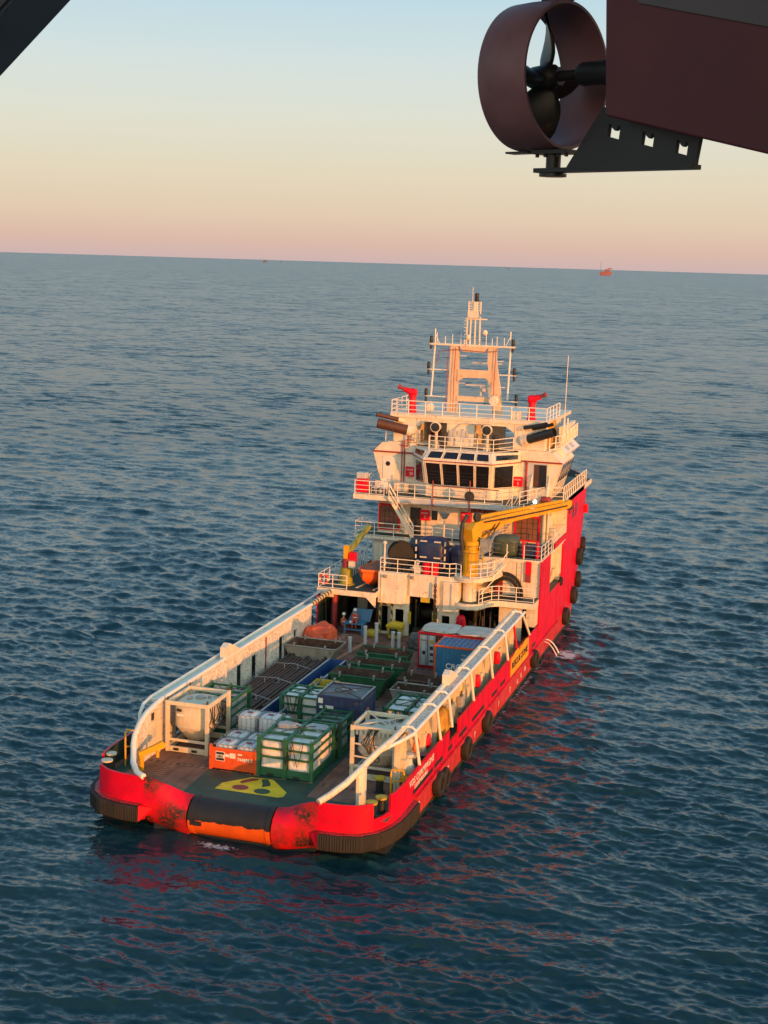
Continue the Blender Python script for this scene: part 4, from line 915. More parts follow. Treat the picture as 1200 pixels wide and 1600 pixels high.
m = MB(); m.box(-.7,.7,-.5,.5,.1,.9); m.box(-.65,-.5,-.5,.5,0,.1); m.box(.5,.65,-.5,.5,0,.1); m.build('box_body', mt['navy'], t, bevel=.03)
for x in (-.5,.55): MB().lathe([(.13,.0),(.13,1.1),(.05,1.25),(.05,1.32)],(x,-.66,0),n=12).build('gas_bottle', mt['sred'], t, smooth=40)

# pipes, lamps and small boxes on the house and casing faces
rq = random.Random(12)
m = MB()
for x,z0,z1 in ((-3.2,4.4,6.5),(2.2,4.3,6.2)): m.cyl((x,34.86,z0),(x,34.86,z1),.04,n=6)
for x,y,z0,z1 in ((-4.6,44.4,7.7,10.5),(-2.5,44.4,7.7,10.5),(.2,44.4,8.6,10.5),(1.2,44.4,8.5,10.5),(2.9,44.4,8.5,10.5),(3.9,44.4,7.8,10.5)): m.cyl((x,y,z0),(x,y,z1),.045,n=6)
m.tube([(-2.5,44.38,10.2),(0,44.38,10.2),(4.4,44.38,10.25)],.04,6)
m.build('wall_pipes', mt['cream'], hs)
for x,y,z in ((-2.9,34.84,6.35),(-.9,35.05,6.4),(-4.2,43.1,7.2),(2.0,44.4,10.2),(-1.9,44.4,10.25)):
    m = MB(); m.box(x-.12,x+.12,y-.16,y,z-.1,z+.1); m.cyl((x,y-.16,z),(x,y-.22,z-.04),.09,n=10); m.build('wall_lamp', mt['steel'], hs)
m = MB()
for l,z in ((1.0,10.62),(1.0,10.56)): m.tube([bp_(l,z,-.28),bp_(4,z-.02,-.29),bp_(8,z+.02,-.29),bp_(11.6,z+.08,-.28)],.03,5)
m.tube([bp_(.2,9.6,-.5),bp_(.9,9.2,-.62),bp_(1.6,9.7,-.4),bp_(2.4,10.3,-.3)],.04,6); m.tube([bp_(.1,9.4,-.5),bp_(.9,8.9,-.66),bp_(1.9,9.6,-.42),bp_(2.9,10.35,-.3)],.04,6)
m.build('hydraulic_hoses', mt['dark'], crane, smooth=60)
m = MB()
for i in range(7): m.box(-3.2+i*.36+rq.uniform(-.05,.05),-3.0+i*.36,35.45,35.7,C1+.02,C1+.25+.2*rq.random())
m.build('deck_gear', mt['dark'], cb)
m = MB()
for i,x in enumerate((-3.0,-1.9,-.4,1.4)): m.prism([(0,0),(.25,0),(.2,.05),(.05,.05)], .3, ((x,42.9,C1),(1,0,0),(0,0,1),(0,1,0))); m.box(x,x+.5,42.4,42.9,C1,C1+.6+.3*(i % 2))
m.build('deck_lockers', mt['greyw'], cb)
# --- bridge deck C
CZ0, CZ1 = 10.56, 10.96
m = MB(); poly = [(-8.1,42.6),(5.4,42.6),(5.9,43.2),(6.4,46.3),(8.0,46.5),(8.0,60),(-8.1,60)]
m.prism(poly, CZ1-CZ0, ((0,0,CZ0),(1,0,0),(0,1,0),(0,0,1))); cd = m.build('bridge_deck', mt['white'], ship)
m = MB(); m.prism([(-8.02,42.68),(5.36,42.68),(5.82,43.25),(6.3,46.38),(7.92,46.58),(7.92,59.9),(-8.02,59.9)], .014, ((0,0,CZ1-.002),(1,0,0),(0,1,0),(0,0,1))); m.build('deck_paint', mt['gdeck'], cd)
m = MB(); m.box(-4.7,5.3,42.56,42.6,10.52,10.9); m.build('edge_trunking', mt['greyw'], cd)
m = MB(); m.box(-.15,.3,42.5,42.6,10.55,10.95); m.box(3.1,3.5,42.5,42.6,10.55,10.95); m.build('junction_box', mt['greyw'], cd)
railing([(-8.02,50,CZ1),(-8.02,42.7,CZ1),(-5.6,42.7,CZ1)], post=1.2)
railing([(-4.5,42.7,CZ1),(3.9,42.7,CZ1)], post=1.5)
railing([(5.2,42.9,CZ1),(6.4,46.2,CZ1),(7.9,46.6,CZ1)], post=1.2)
railing([(7.93,46.6,CZ1),(7.93,57.2,CZ1)], post=.88, h=1.15, mids=1, r=.042)
MB().tube([(7.93,57.2,CZ1+.6),(7.0,57.3,CZ1+.6)],.03,6).build('cross_rail', mt['whitec'], ship)
m = MB(); m.tube([(-1.6,42.5,CZ1-.7),(-1.6,42.5,CZ1+1.5)], .05, 6); m.tube([(1.35,42.5,CZ1-.7),(1.35,42.5,CZ1+1.7)], .05, 6); m.tube([(-1.6,42.62,CZ1+1.1),(3.6,42.62,CZ1+1.1)], .035, 6); m.build('red_standpipe', mt['redpipe'], ship)
for i in range(9): pass
MB().lathe([(.36,-.12),(.4,0),(.36,.12)], (1.35,42.45,CZ1+.5), (0,1,0), 20).build('round_reel', mt['dark'], ship, smooth=40)
# stairs between B and C
def stairs(p0, p1, wd, name='stairway'):
    a = Vector(p0); b = Vector(p1); d = (b-a); h = Vector((d.x,d.y,0)).normalized(); s = Vector((-h.y,h.x,0)); m = MB()
    for k in (-1,1): m.bar(a+s*k*wd/2, b+s*k*wd/2, .06, .24)
    n = max(3, int(abs(d.z)/.24))
    for i in range(1,n):
        q = a.lerp(b, i/n); m.bar(q-s*wd/2, q+s*wd/2, .22, .04, up=(0,0,1))
    o = m.build(name, mt['white'], ship); m = MB()
    for k in (-1,1):
        m.tube([a+s*k*wd/2+Vector((0,0,.95)), b+s*k*wd/2+Vector((0,0,.95))], .04, 6); m.tube([a+s*k*wd/2+Vector((0,0,.5)), b+s*k*wd/2+Vector((0,0,.5))], .03, 6)
        for t in (0,.33,.66,1): q = a.lerp(b,t)+s*k*wd/2; m.cyl(q, q+Vector((0,0,.95)), .035, n=6)
    m.build('handrail', mt['whitec'], o); return o
stairs((-5.2,42.7,CZ1),(-3.3,43.3,7.7),.8); stairs((5.0,42.4,CZ1),(3.2,43.6,7.75),.8)
# --- wheelhouse
RZ = 14.55
wh = MB().box(-4.3,4.6,46.2,58,CZ1,RZ).build('wheelhouse', mt['white'], ship)
def wing(s):
    m = MB(); q = [(4.2,CZ1),(6.85,CZ1),(7.72,13.95),(6.95,14.72),(4.2,14.72)]
    m.prism([(s*a,b) for a,b in q], 5.5, ((0,46.3,0),(1,0,0),(0,0,1),(0,1,0))); o = m.build('bridge_wing', mt['white'], wh, smooth=20)
    MB().box(*sorted((s*4.3,s*7.74)),46.2,46.32,13.9,14.02).build('red_gutter', mt['redpipe'], o); return o
wp = wing(-1); ws = wing(1)
m = MB(); m.tube([(-4.75,46.22,15.3),(-4.78,46.2,14.5),(-5.4,46.15,14.6)],.05,6); m.tube([(-5.05,46.2,CZ1),(-5.05,46.2,15.0),(-4.3,46.2,15.05)],.05,6); m.tube([(-5.25,46.2,CZ1),(-5.25,46.2,14.95)],.04,6); m.build('red_pipes', mt['redpipe'], wp)
o = MB().box(-6.85,-5.9,46.24,46.3,CZ1+.1,13.55).build('wing_door', mt['whitec'], wp, bevel=.02); MB().lathe([(.19,0),(.19,.03),(0,.03)],(-6.42,46.24,13.0),(0,-1,0),18).build('porthole', mt['glass'], o)
o = MB().box(5.0,6.6,46.22,46.3,11.9,13.85).build('door_recess', mt['greyw'], ws); MB().box(5.95,6.55,46.2,46.22,11.95,13.75).build('open_doorway', mt['glass'], o); MB().box(5.55,5.95,46.19,46.22,11.95,13.75).build('door_leaf', mt['exh'], o)
MB().cyl((4.95,46.2,CZ1),(4.95,46.2,14.0),.09,n=8).build('pipe', mt['redpipe'], ws)
m = MB(); m.box(5.4,6.9,45.4,46.2,CZ1,CZ1+.15); m.box(5.4,6.9,45.7,46.2,CZ1+.15,CZ1+.45); m.box(5.4,6.9,45.95,46.2,CZ1+.45,11.9); st = m.build('door_steps', mt['white'], ws)
railing([(5.45,45.3,CZ1),(5.45,46.15,11.9)], parent=ws, post=.8, name='handrail'); railing([(6.85,45.3,CZ1),(6.85,46.15,11.9)], parent=ws, post=.8, name='handrail')
# starboard wing side windows and slatted overhang roof
m = MB(); m.box(6.95,8.6,50.5,56.5,14.05,14.2)
for i in range(8): m.add([(7.05+i*.02,47.3+i*1.1,11.9+.02),(7.72,47.3+i*1.1,13.8),(7.74,48.2+i*1.1,13.8),(7.07+i*.02,48.2+i*1.1,11.92)], [(0,1,2,3)])
m = MB()
for i in range(5):
    y = 47.2+i*1.05; z0, z1 = 12.3, 13.75
    fx = lambda z: 6.85+(z-CZ1)*(7.72-6.85)/(13.95-CZ1)+.015
    m.add([(fx(z0),y,z0),(fx(z0),y+.8,z0),(fx(z1),y+.8,z1),(fx(z1),y,z1)], [(0,1,2,3)])
m.each('side_window', mt['glass'], ws)
m = MB(); m.prism([(6.6,14.73),(7.35,14.05),(7.75,14.5),(6.95,15.2)], 6.0, ((0,48.2,0),(1,0,0),(0,0,1),(0,1,0))); ov = m.build('wing_overhang', mt['whitec'], ws)
m = MB()
for y in (49.4,51.4): m.add([(7.05,y,15.13),(7.62,y,14.63),(7.62,y+1.1,14.63),(7.05,y+1.1,15.13)], [(0,1,2,3)])
m.each('roof_cutout', mt['greyw'], ov)
# aft conning bay: plan polygon at three heights
def bayplan(d, wdt): return [(-4.35,46.3),(-2.62-wdt,44.2-d),(2.62+wdt,44.2-d),(4.55,46.3)]
rows = [[(x,y,z) for x,y in bayplan(d,wd)] for z,d,wd in ((CZ1,0,0),(11.85,.02,0),(13.78,.62,.15),(13.92,.62,.15),(14.62,-.25,-.1))]
m = MB()
def patch(a, b, c, d, k=6):
    a, b, c, d = [Vector(q) for q in (a,b,c,d)]; m.grid([[a.lerp(b,i/k).lerp(d.lerp(c,i/k),j/k) for i in range(k+1)] for j in range(k+1)])
for lo, hi in zip(rows, rows[1:]):
    for i in range(3): patch(lo[i],lo[i+1],hi[i+1],hi[i])
m.add(rows[-1], [(0,1,2,3)]); bay = m.build('conning_bay', mt['white'], wh)
m = MB(); r3 = [(p[0]*1.004,p[1]-.02,p[2]) for p in rows[2]]; m.tube([(p[0],p[1]-.02,13.85) for p in rows[2]], .045, 6); m.build('red_gutter', mt['redpipe'], bay)
def pane(corner, u0,u1,v0,v1, off=.02, nm='window', mat='glass', fr=True):
    """window on a bilinear wall patch: corner = (bl, br, tr, tl)"""
    bl,br,tr,tl = [Vector(c) for c in corner]
    def at(u,v): return bl.lerp(br,u).lerp(tl.lerp(tr,u),v)
    n = (br-bl).cross(tl-bl).normalized()
    P = [at(u0,v0),at(u1,v0),at(u1,v1),at(u0,v1)]
    if fr:
        m = MB(); m.tube([p+n*.03 for p in P], .042, 6, True); f = m.build(nm+'_frame', mt['white'], bay)
    m = MB(); m.grid([[at(u0+(u1-u0)*i/6, v0+(v1-v0)*j/6)+n*.045 for i in range(7)] for j in range(7)]); return m.build(nm, mt[mat], f if fr else bay)
Cc = (rows[1][1],rows[1][2],rows[2][2],rows[2][1])
for u0,u1 in ((.035,.25),(.275,.495),(.52,.742),(.768,.965)): pane(Cc,u0,u1,.045,.965)
Cu = (rows[3][1],rows[3][2],rows[4][2],rows[4][1])
for u0,u1 in ((.045,.25),(.28,.49),(.525,.74),(.775,.955)): pane(Cu,u0,u1,.14,.84)
Cs = (rows[1][2],rows[1][3],rows[2][3],rows[2][2]); pane(Cs,.08,.70,.045,.95)
Csu = (rows[3][2],rows[3][3],rows[4][3],rows[4][2]); pane(Csu,.12,.85,.2,.78)
Cp = (rows[1][0],rows[1][1],rows[2][1],rows[2][0]); pane(Cp,.30,.93,.045,.95)
Cpu = (rows[3][0],rows[3][1],rows[4][1],rows[4][0]); pane(Cpu,.2,.88,.2,.78)
sign(-4.85,12.1,46.2,.75,wh,'HOSE','20'); sign(4.05,12.0,45.9,.72,wh,'HOSE','2')
m = MB(); m.box(-5.6,-4.5,45.3,46.2,CZ1,11.6); m.build('deck_locker', mt['white'], wh)
# gear on bridge deck, port side
t = thing('rescue_locker', 'red cabinet with white cover at the port end of the bridge deck rail', 'cabinet', (-7.5,43.15,CZ1))
MB().box(-.45,.45,-.3,.3,.1,1.15).build('cabinet_body', mt['sred'], t, bevel=.03); MB().box(-.6,.2,.1,.8,.9,1.6).build('white_cover', mt['greyw'], t, bevel=.06)
for k,(x,y) in enumerate(((-6.6,43.6),(-5.9,43.7),(-6.2,44.6))):
    t = thing('deck_chair', ('white deck chair nearest the red cabinet on the bridge deck','white deck chair beside the top of the port stairs','white deck chair against the port bridge wing')[k], 'chair', (x,y,CZ1), .4*k-.3, 'chairs on the bridge deck')
    MB().box(-.27,.27,-.27,.27,.42,.47).build('seat', mt['whitec'], t, bevel=.02)
    m = MB(); m.prism([(-.27,.47),(.27,.47),(.22,1.0),(-.22,1.0)], .04, ((0,.25,0),(1,0,0),(0,0,1),(0,1,0))); m.build('backrest', mt['whitec'], t, bevel=.02)
    for sx in (-.24,.24):
        for sy in (-.24,.24): MB().cyl((sx,sy,0),(sx*.9,sy*.9,.43),.025,n=6).build('leg', mt['whitec'], t)
t = tag(blob('red_bag', .4,.3,.45,mt['redpipe'],None,21,3,.1,.7,(6.75,45.4,CZ1)),'red folded cover lying on the bridge deck near the starboard steps','cover')
m = MB(); m.cyl((6.75,46.9,CZ1),(6.75,46.9,11.7),.12,n=10); m.lathe([(.12,.7),(.38,.78),(.36,.95),(.2,1.1),(0,1.14)], (6.75,46.9,CZ1), n=18); m.build('mushroom_vent', mt['deckg'], ship, smooth=40)
lampm, nt, NN, LL, bb = newmat('deck lamp lens'); bb.inputs['Emission Color'].default_value = (1,.96,.85,1); bb.inputs['Emission Strength'].default_value = 6
lp = MB().cyl((6.15,44.4,CZ1+.2),(6.15,44.1,CZ1+.2),.21,n=16).build('deck_lamp', mt['steel'], ship); MB().lathe([(.15,0),(.13,.05),(0,.08)],(6.15,44.1,CZ1+.2),(0,-1,-.1),18).build('lamp_lens', lampm, lp)
# --- top of the wheelhouse: casings, monkey island
tp_ = MB().box(-6.5,6.6,46.35,58,14.72,14.8).build('wheelhouse_top', mt['white'], ship)
def casing(x0,x1):
    m = MB(); m.box(x0,x1,46.5,53,14.8,17.06); return m.build('funnel_casing', mt['white'], tp_, bevel=.08)
casing(-6.15,-4.15); casing(3.75,6.3)
m = MB(); m.box(-4.15,-3.9,46.5,46.8,16.6,17.06); m.box(3.5,3.75,46.5,46.8,16.6,17.06)
MB().box(-6.4,6.4,46.35,57,16.82,17.1).build('monkey_island', mt['white'], tp_)
m = MB(); m.box(-4.15,3.75,46.45,46.6,16.55,16.82); m.prism([(-4.15,16.55),(-3.5,16.55),(-4.15,16.1)], .15, ((0,46.45,0),(1,0,0),(0,0,1),(0,1,0))); m.prism([(3.75,16.55),(3.1,16.55),(3.75,16.1)], .15, ((0,46.45,0),(1,0,0),(0,0,1),(0,1,0))); m.build('lintel', mt['white'], tp_)
m = MB(); m.box(-1.7,.55,46.55,50,14.8,16.85); m.build('centre_casing', mt['white'], tp_)
MB().box(-4.1,-3.2,50.4,50.6,14.8,16.8).build('inner_wall', mt['redpipe'], tp_); MB().box(-3.2,-1.7,50.4,50.6,14.8,16.8).build('inner_wall', mt['greyw'], tp_); MB().box(.55,2.2,50.4,50.6,14.8,16.8).build('inner_wall', mt['greyw'], tp_)
m = MB()
for i in range(5): m.box(-1.5+i*.35,-1.3+i*.35,46.45,46.55,15.1+.25*(i % 3),16.0+.15*(i % 2))
m.tube([(-1.0,46.5,14.8),(-.95,46.45,16.2),(-.5,46.45,16.6),(2.0,46.4,16.65)],.035,6); m.build('cable_runs', mt['greyw'], tp_)
def pipe(a,b,r,cone=None,mat='exh'):
    a=Vector(a);b=Vector(b);d=(b-a).normalized()
    o = MB().cyl(a-d*.3,a+d*.25,r*1.3,r*1.12,n=20).build('exhaust_collar', mt['white'], tp_, smooth=40)
    m = MB(); m.cyl(a,b,r,n=20,cap=False); m.cyl(a,b,r*.9,n=20,cap=False); m.lathe([(r,0),(r*.9,0)],b,d,20,cap=False); m.cyl(b-d*.5,b-d*.48,r*.9,n=20)
    m.build('exhaust_pipe', mt[mat], o, smooth=40)
pipe((-4.75,46.5,15.75),(-7.2,45.6,16.3),.40); pipe((-5.5,46.5,16.55),(-7.3,45.6,17.0),.17)
pipe((4.75,46.5,15.6),(7.1,45.7,16.45),.36,mat='blackp'); pipe((4.35,46.5,16.5),(6.5,45.6,17.05),.15,mat='blackp'); pipe((5.0,46.55,16.45),(6.9,46.0,17.0),.14,mat='blackp')
MB().box(6.32,6.5,47.4,49.6,15.0,17.0).build('yellow_screen', mt['yellow'], tp_)
# searchlights
for x, lab in ((-2.3,''),(1.85,'')):
    m = MB(); m.cyl((x,45.6,14.62),(x,45.6,15.9),.13,n=12); m.bar((x-.25,45.6,14.65),(x,45.6,15.5),.07,.07); m.bar((x+.25,45.6,14.65),(x,45.6,15.5),.07,.07)
    o = m.build('searchlight', mt['cream'], ship, smooth=40)
    m = MB(); m.lathe([(.2,.45),(.36,.2),(.4,-.2),(.42,-.32),(.36,-.33)], (x,45.55,16.3), (0,1,0), 24); m.build('lamp_housing', mt['white'], o, smooth=40)
    MB().lathe([(.35,0),(.0,.02)], (x,45.2,16.3), (0,-1,0), 24).build('lamp_lens', mt['blackp'], o)
    MB().box(x+.3,x+.8,45.7,46.2,14.65,15.9).build('lamp_cabinet', mt['dark'], o, bevel=.1)
railing([(-2.75,45.35,14.62),(-2.6,44.55,14.62),(2.6,44.55,14.62),(3.9,45.8,14.75)], post=1.4)
railing([(-5.0,46.3,14.8),(-3.9,46.3,14.8)], post=.7); railing([(-6.9,47,14.75),(-6.9,50,14.75)], post=.8)
railing([(6.5,47.2,14.8),(7.3,48.0,14.9),(7.5,54,15.3)], post=.6, mids=1, r=.05)
MB().box(7.0,7.3,48.3,54,15.3,16.6).build('side_screen', mt['white'], tp_)
M17 = 17.1
railing([(-6.3,52,M17),(-6.3,46.45,M17),(6.3,46.45,M17),(6.3,52,M17)], post=1.4, r=.042)
# fire monitors
def monitor(x, y, s):
    m = MB(); m.lathe([(.42,0),(.34,.1),(.27,1.25),(.34,1.3),(.34,1.42)], (x,y,M17), n=16); o = m.build('fire_monitor', mt['sred'], ship, smooth=40)
    m = MB(); m.lathe([(0,-.38),(.25,-.32),(.36,0),(.25,.32),(0,.38)], (x,y,M17+1.62), (1,0,0), 16); m.tube([(x,y,M17+1.55),(x+s*.35,y-.1,M17+1.75),(x+s*.7,y-.1,M17+1.85)], [.3,.24,.2], 10); m.build('monitor_head', mt['sred'], o, smooth=40)
    m = MB(); m.cyl((x+s*.45,y-.1,M17+1.75),(x+s*1.0,y-.25,M17+2.02),.17,.12,n=12); m.lathe([(.13,0),(.18,.05),(.18,.25),(.15,.27)], (x+s*.92,y-.23,M17+1.98), (s*1,-.2,.45), 12); m.build('monitor_nozzle', mt['redpipe'], o, smooth=40)
monitor(-4.95,47.7,-1); monitor(4.85,47.7,1)
m = MB(); m.box(3.2,4.0,47.5,48.1,M17,M17+.55); m.build('hatch_box', mt['white'], ship, bevel=.04)
MB().lathe([(0,-.42),(.3,-.3),(.42,0),(.3,.3),(0,.42)], (-3.55,47.8,M17+.5), (1,.3,.2), 18).build('satellite_dome', mt['white'], ship, smooth=60)
# --- mast: A-frame portal with topmast
my = 50.0; ZT = 22.5
def leg(xb, xt, zt):
    m = MB(); w0, w1 = .40, .32
    rows = []
    for z, x, wd in ((M17,xb,w0),(M17+2.2,xb+(xt-xb)*.45,w0*.95),(ZT-1.2,xt,w1*1.1),(ZT,xt,w1)):
        rows.append([(x-wd,my-.22,z),(x+wd,my-.22,z),(x+wd,my+.24,z),(x-wd,my+.24,z),(x-wd,my-.22,z)])
    m.grid(rows); return m.build('mast_leg', mt['buff'], mast)
mast = MB().box(-4.2,2.75,my-.3,my+.35,ZT,ZT+.14).build('signal_mast', mt['white'], ship)
leg(-2.2,-2.15,ZT); leg(1.62,.98,ZT)
m = MB(); m.prism([(-1.8,19.6),(-1.3,19.95),(.55,20.0),(1.1,19.55),(1.1,20.62),(-1.8,20.62)], .5, ((0,my-.3,0),(1,0,0),(0,0,1),(0,1,0))); m.each('mast_crossbeam', mt['buff'], mast)
m = MB(); m.box(-1.8,1.3,my-.3,my+.2,18.05,18.45); m.prism([(-1.75,22.5),(.7,22.5),(.3,22.05),(-1.4,22.05)], .6, ((0,my-.3,0),(1,0,0),(0,0,1),(0,1,0))); m.each('mast_crossbeam', mt['buff'], mast)
m = MB()
for x,xt in ((-4.05,-3.85),(2.35,2.45)): m.cyl((x,my,18.3),(xt,my,ZT),.075,n=8)
for z,x0,x1 in ((18.3,-4.5,-2.4),(20.5,-4.3,-2.4),(18.2,1.9,3.2),(20.3,1.3,2.95)):
    m.bar((x0,my,z),(x1,my,z),.1,.08)
m.each('light_bracket', mt['whitec'], mast, smooth=40)
for z,x in ((18.35,-4.45),(20.55,-4.3),(22.65,-4.15),(18.25,3.1),(20.35,2.85),(22.65,2.65)):
    m = MB(); m.lathe([(.12,0),(.14,.04),(.14,.5),(.1,.56),(0,.58)], (x,my-.1,z), n=12); m.lathe([(.1,-.5),(.1,-.12),(0,-.1)], (x,my-.1,z), n=10); m.build('navigation_light', mt['blackp'], mast, smooth=40)
m = MB()
for x in (-3.7,-3.0,-2.4,-1.7,-1.4,.4,.9,1.3,1.9,2.4): m.cyl((x,my,ZT+.1),(x,my,ZT+.1+.4+.5*abs(math.sin(x*3))),.03,n=6)
for x in (-3.85,2.4): m.cyl((x,my,ZT),(x,my,ZT+1.3),.05,n=6); m.bar((x,my,ZT+.9),(x+(.35 if x<0 else -.35),my,ZT+.15),.05,.05)
for zz,x,s in ((21.7,-1.7,1),(19.5,-1.7,1),(21.4,1.4,1),(19.3,1.6,1)): m.bar((x,my-.2,zz),(x+.55,my-.2,zz+.02),.08,.05)
m.each('aerial', mt['whitec'], mast)
m = MB()
for x in (-1.25,-.95,-.55,-.15): m.cyl((x,my,ZT+.1),(x+.06*(-.7-x),my,ZT+2.4),.07,n=8)
m.box(-1.15,-.35,my-.25,my+.25,ZT+2.3,ZT+2.85); m.box(-1.35,.4,my-.15,my+.15,ZT+2.15,ZT+2.25)
for x in (-1.15,-.8,-.45,-.15): m.cyl((x,my,ZT+2.6),(x,my,ZT+3.6),.05,n=6)
m.box(-.72,-.5,my-.12,my+.12,ZT+2.8,ZT+3.55)
for i in range(6): m.bar((-1.15,my,ZT+2.9+i*.13),(-.15,my,ZT+2.9+i*.13),.05,.05)
for i in range(7): m.bar((-1.45,my-.05,ZT+.4+i*.27),(-1.15,my-.05,ZT+.4+i*.27),.05,.05)
m.cyl((-.85,my,ZT+3.55),(-.85,my,ZT+4.75),.025,n=6)
m.build('topmast', mt['white'], mast, smooth=40)
MB().lathe([(.16,0),(.18,.05),(.18,.28),(.12,.32),(.18,.36),(.18,.62),(.1,.68)], (-.5,my,ZT+3.6), n=12).build('navigation_light', mt['blackp'], mast, smooth=40)
m = MB(); m.lathe([(0,-.2),(.2,-.1),(.22,.1),(.12,.24),(0,.27)], (.3,my-.1,ZT+1.1), n=14); m.lathe([(0,-.2),(.2,-.1),(.22,.1),(.12,.24),(0,.27)], (-1.0,my-.45,ZT+.7), n=14); m.each('antenna_dome', mt['white'], mast, smooth=60)
m = MB(); m.cyl((.05,my+.3,18.45),(.05,my+.3,19.3),.09,n=8); m.bar((-1.2,my+.3,19.35),(1.1,my+.3,19.35),.16,.14); m.lathe([(0,-.2),(.2,-.1),(.22,.1),(0,.25)],(.3,my+.2,19.0),n=12); m.build('radar_scanner', mt['greyw'], mast, smooth=40)
m = MB(); m.box(.1,.5,my+2.5,my+2.8,18,20.8); m.bar((-1.3,my+2.6,21.0),(1.2,my+2.6,21.0),.14,.14); m.build('radar_scanner', mt['greyw'], mast)
MB().lathe([(.28,-.22),(.36,-.2),(.42,.1),(.36,.2),(0,.22)], (1.35,my-.55,18.25), (0,1,0), 20).build('mast_horn', mt['white'], mast, smooth=40)
m = MB()
for x in (-2.65,-2.05,1.3): m.tube([(x,my-.45,17.2),(x-.02,my-.46,19.8),(x+.05,my-.42,22.4)],.03,5)
m.tube([(-3.6,my-.2,21.0),(-3.4,my-.3,22.0),(-2.0,my-.45,22.2),(.5,my-.4,22.1),(1.4,my-.4,22.2)],.03,5); m.build('mast_cable', mt['redpipe'], mast)
# whip aerial
m = MB(); m.cyl((7.35,48.5,15.6),(7.35,48.5,17.4),.07,n=8); m.cyl((7.35,48.5,17.4),(7.4,48.5,22.2),.028,n=6); m.cyl((7.6,48.6,15.6),(7.6,48.6,17.3),.05,n=6); m.build('whip_aerial', mt['whitec'], ship)
# --- loose equipment on the boat platform
rb = thing('rescue_boat', 'orange rescue boat with brown canvas cover on the port boat platform', 'rescue boat', (-4.62,34.75,5.75), R(-8)); rb.scale = (1.42,1.1,1.3)
secs = []
for i in range(11):
    t = i/10; y = t*4.4; bw = .80*(1-(1-min(1,t*1.9))**2.2) if t < .55 else .80; kz = .62*(1-min(1,t*2.2))**2 - .35; top = .42+.22*(1-min(1,t*1.8))**1.6
    secs.append([(-bw-.02,y,top),(-bw*.95,y,top-.35),(-bw*.55,y,kz*.5+.0),(0,y,kz-.12),(bw*.55,y,kz*.5),(bw*.95,y,top-.35),(bw+.02,y,top)])
m = MB(); m.grid(secs); m.add(secs[-1], [tuple(range(7))]); m.build('boat_hull', mt['boato'], rb, smooth=50)
m = MB(); m.tube([(s[0][0],s[0][1],s[0][2]) for s in secs[::-1]]+[(0,-.12,.68)]+[(s[6][0],s[6][1],s[6][2]) for s in secs], .1, 8); m.build('boat_fender', mt['boato'], rb, smooth=60)
rowsc = [[(x*s[6][0],s[0][1]+.05,s[0][2]+.28*(1-x*x)*(1 if i>2 else .2)) for x in (-1,-.6,-.2,.2,.6,1)] for i, s in enumerate(secs)]
m = MB(); m.grid(rowsc[2:]); m.build('canvas_cover', mt['brownc'], rb, smooth=60); m = MB(); m.grid(rowsc[:3]); m.build('bow_cover', mt['boato'], rb, smooth=60)
m = MB(); m.bar((-.6,1.2,-.6),(.6,1.2,-.6),.12,.1); m.bar((-.6,3.4,-.6),(.6,3.4,-.6),.12,.1); m.bar((-.5,.4,-.5),(-.5,4.0,-.5),.1,.1); m.bar((.5,.4,-.5),(.5,4.0,-.5),.1,.1); m.build('boat_cradle', mt['white'], rb)
lb = thing('lifebuoy', 'red and white lifebuoy at the corner of the boat platform rail', 'lifebuoy', (-7.55,34.5,5.75))
m = MB(); m.torus((0,0,0),(0,1,0),.33,.09,28,10); m.build('ring', M('lifebuoy red', (.6,.07,.04), .5), lb, smooth=60)
m = MB()
for a in (0,90,180,270):
    c = Vector((.33*math.cos(R(a)),0,.33*math.sin(R(a)))); t = Vector((-math.sin(R(a)),0,math.cos(R(a)))); m.cyl(c-t*.06,c+t*.06,.1,n=10)
m.build('band', mt['letter'], lb, smooth=40)
m = MB()
for i in range(8): m.box(-7.7,-7.3,37+i*.75,37.4+i*.75,A1,A1+.5+.5*((i*7) % 3)/2)
for i in range(9): m.tube([(-6.75,38+i*.55,5.15),(-6.8,38.1+i*.55,6.4+.2*(i % 3)),(-6.6,38.3+i*.55,7.0)],.05,6)
m.build('deck_fittings', mt['greyw'], ship)
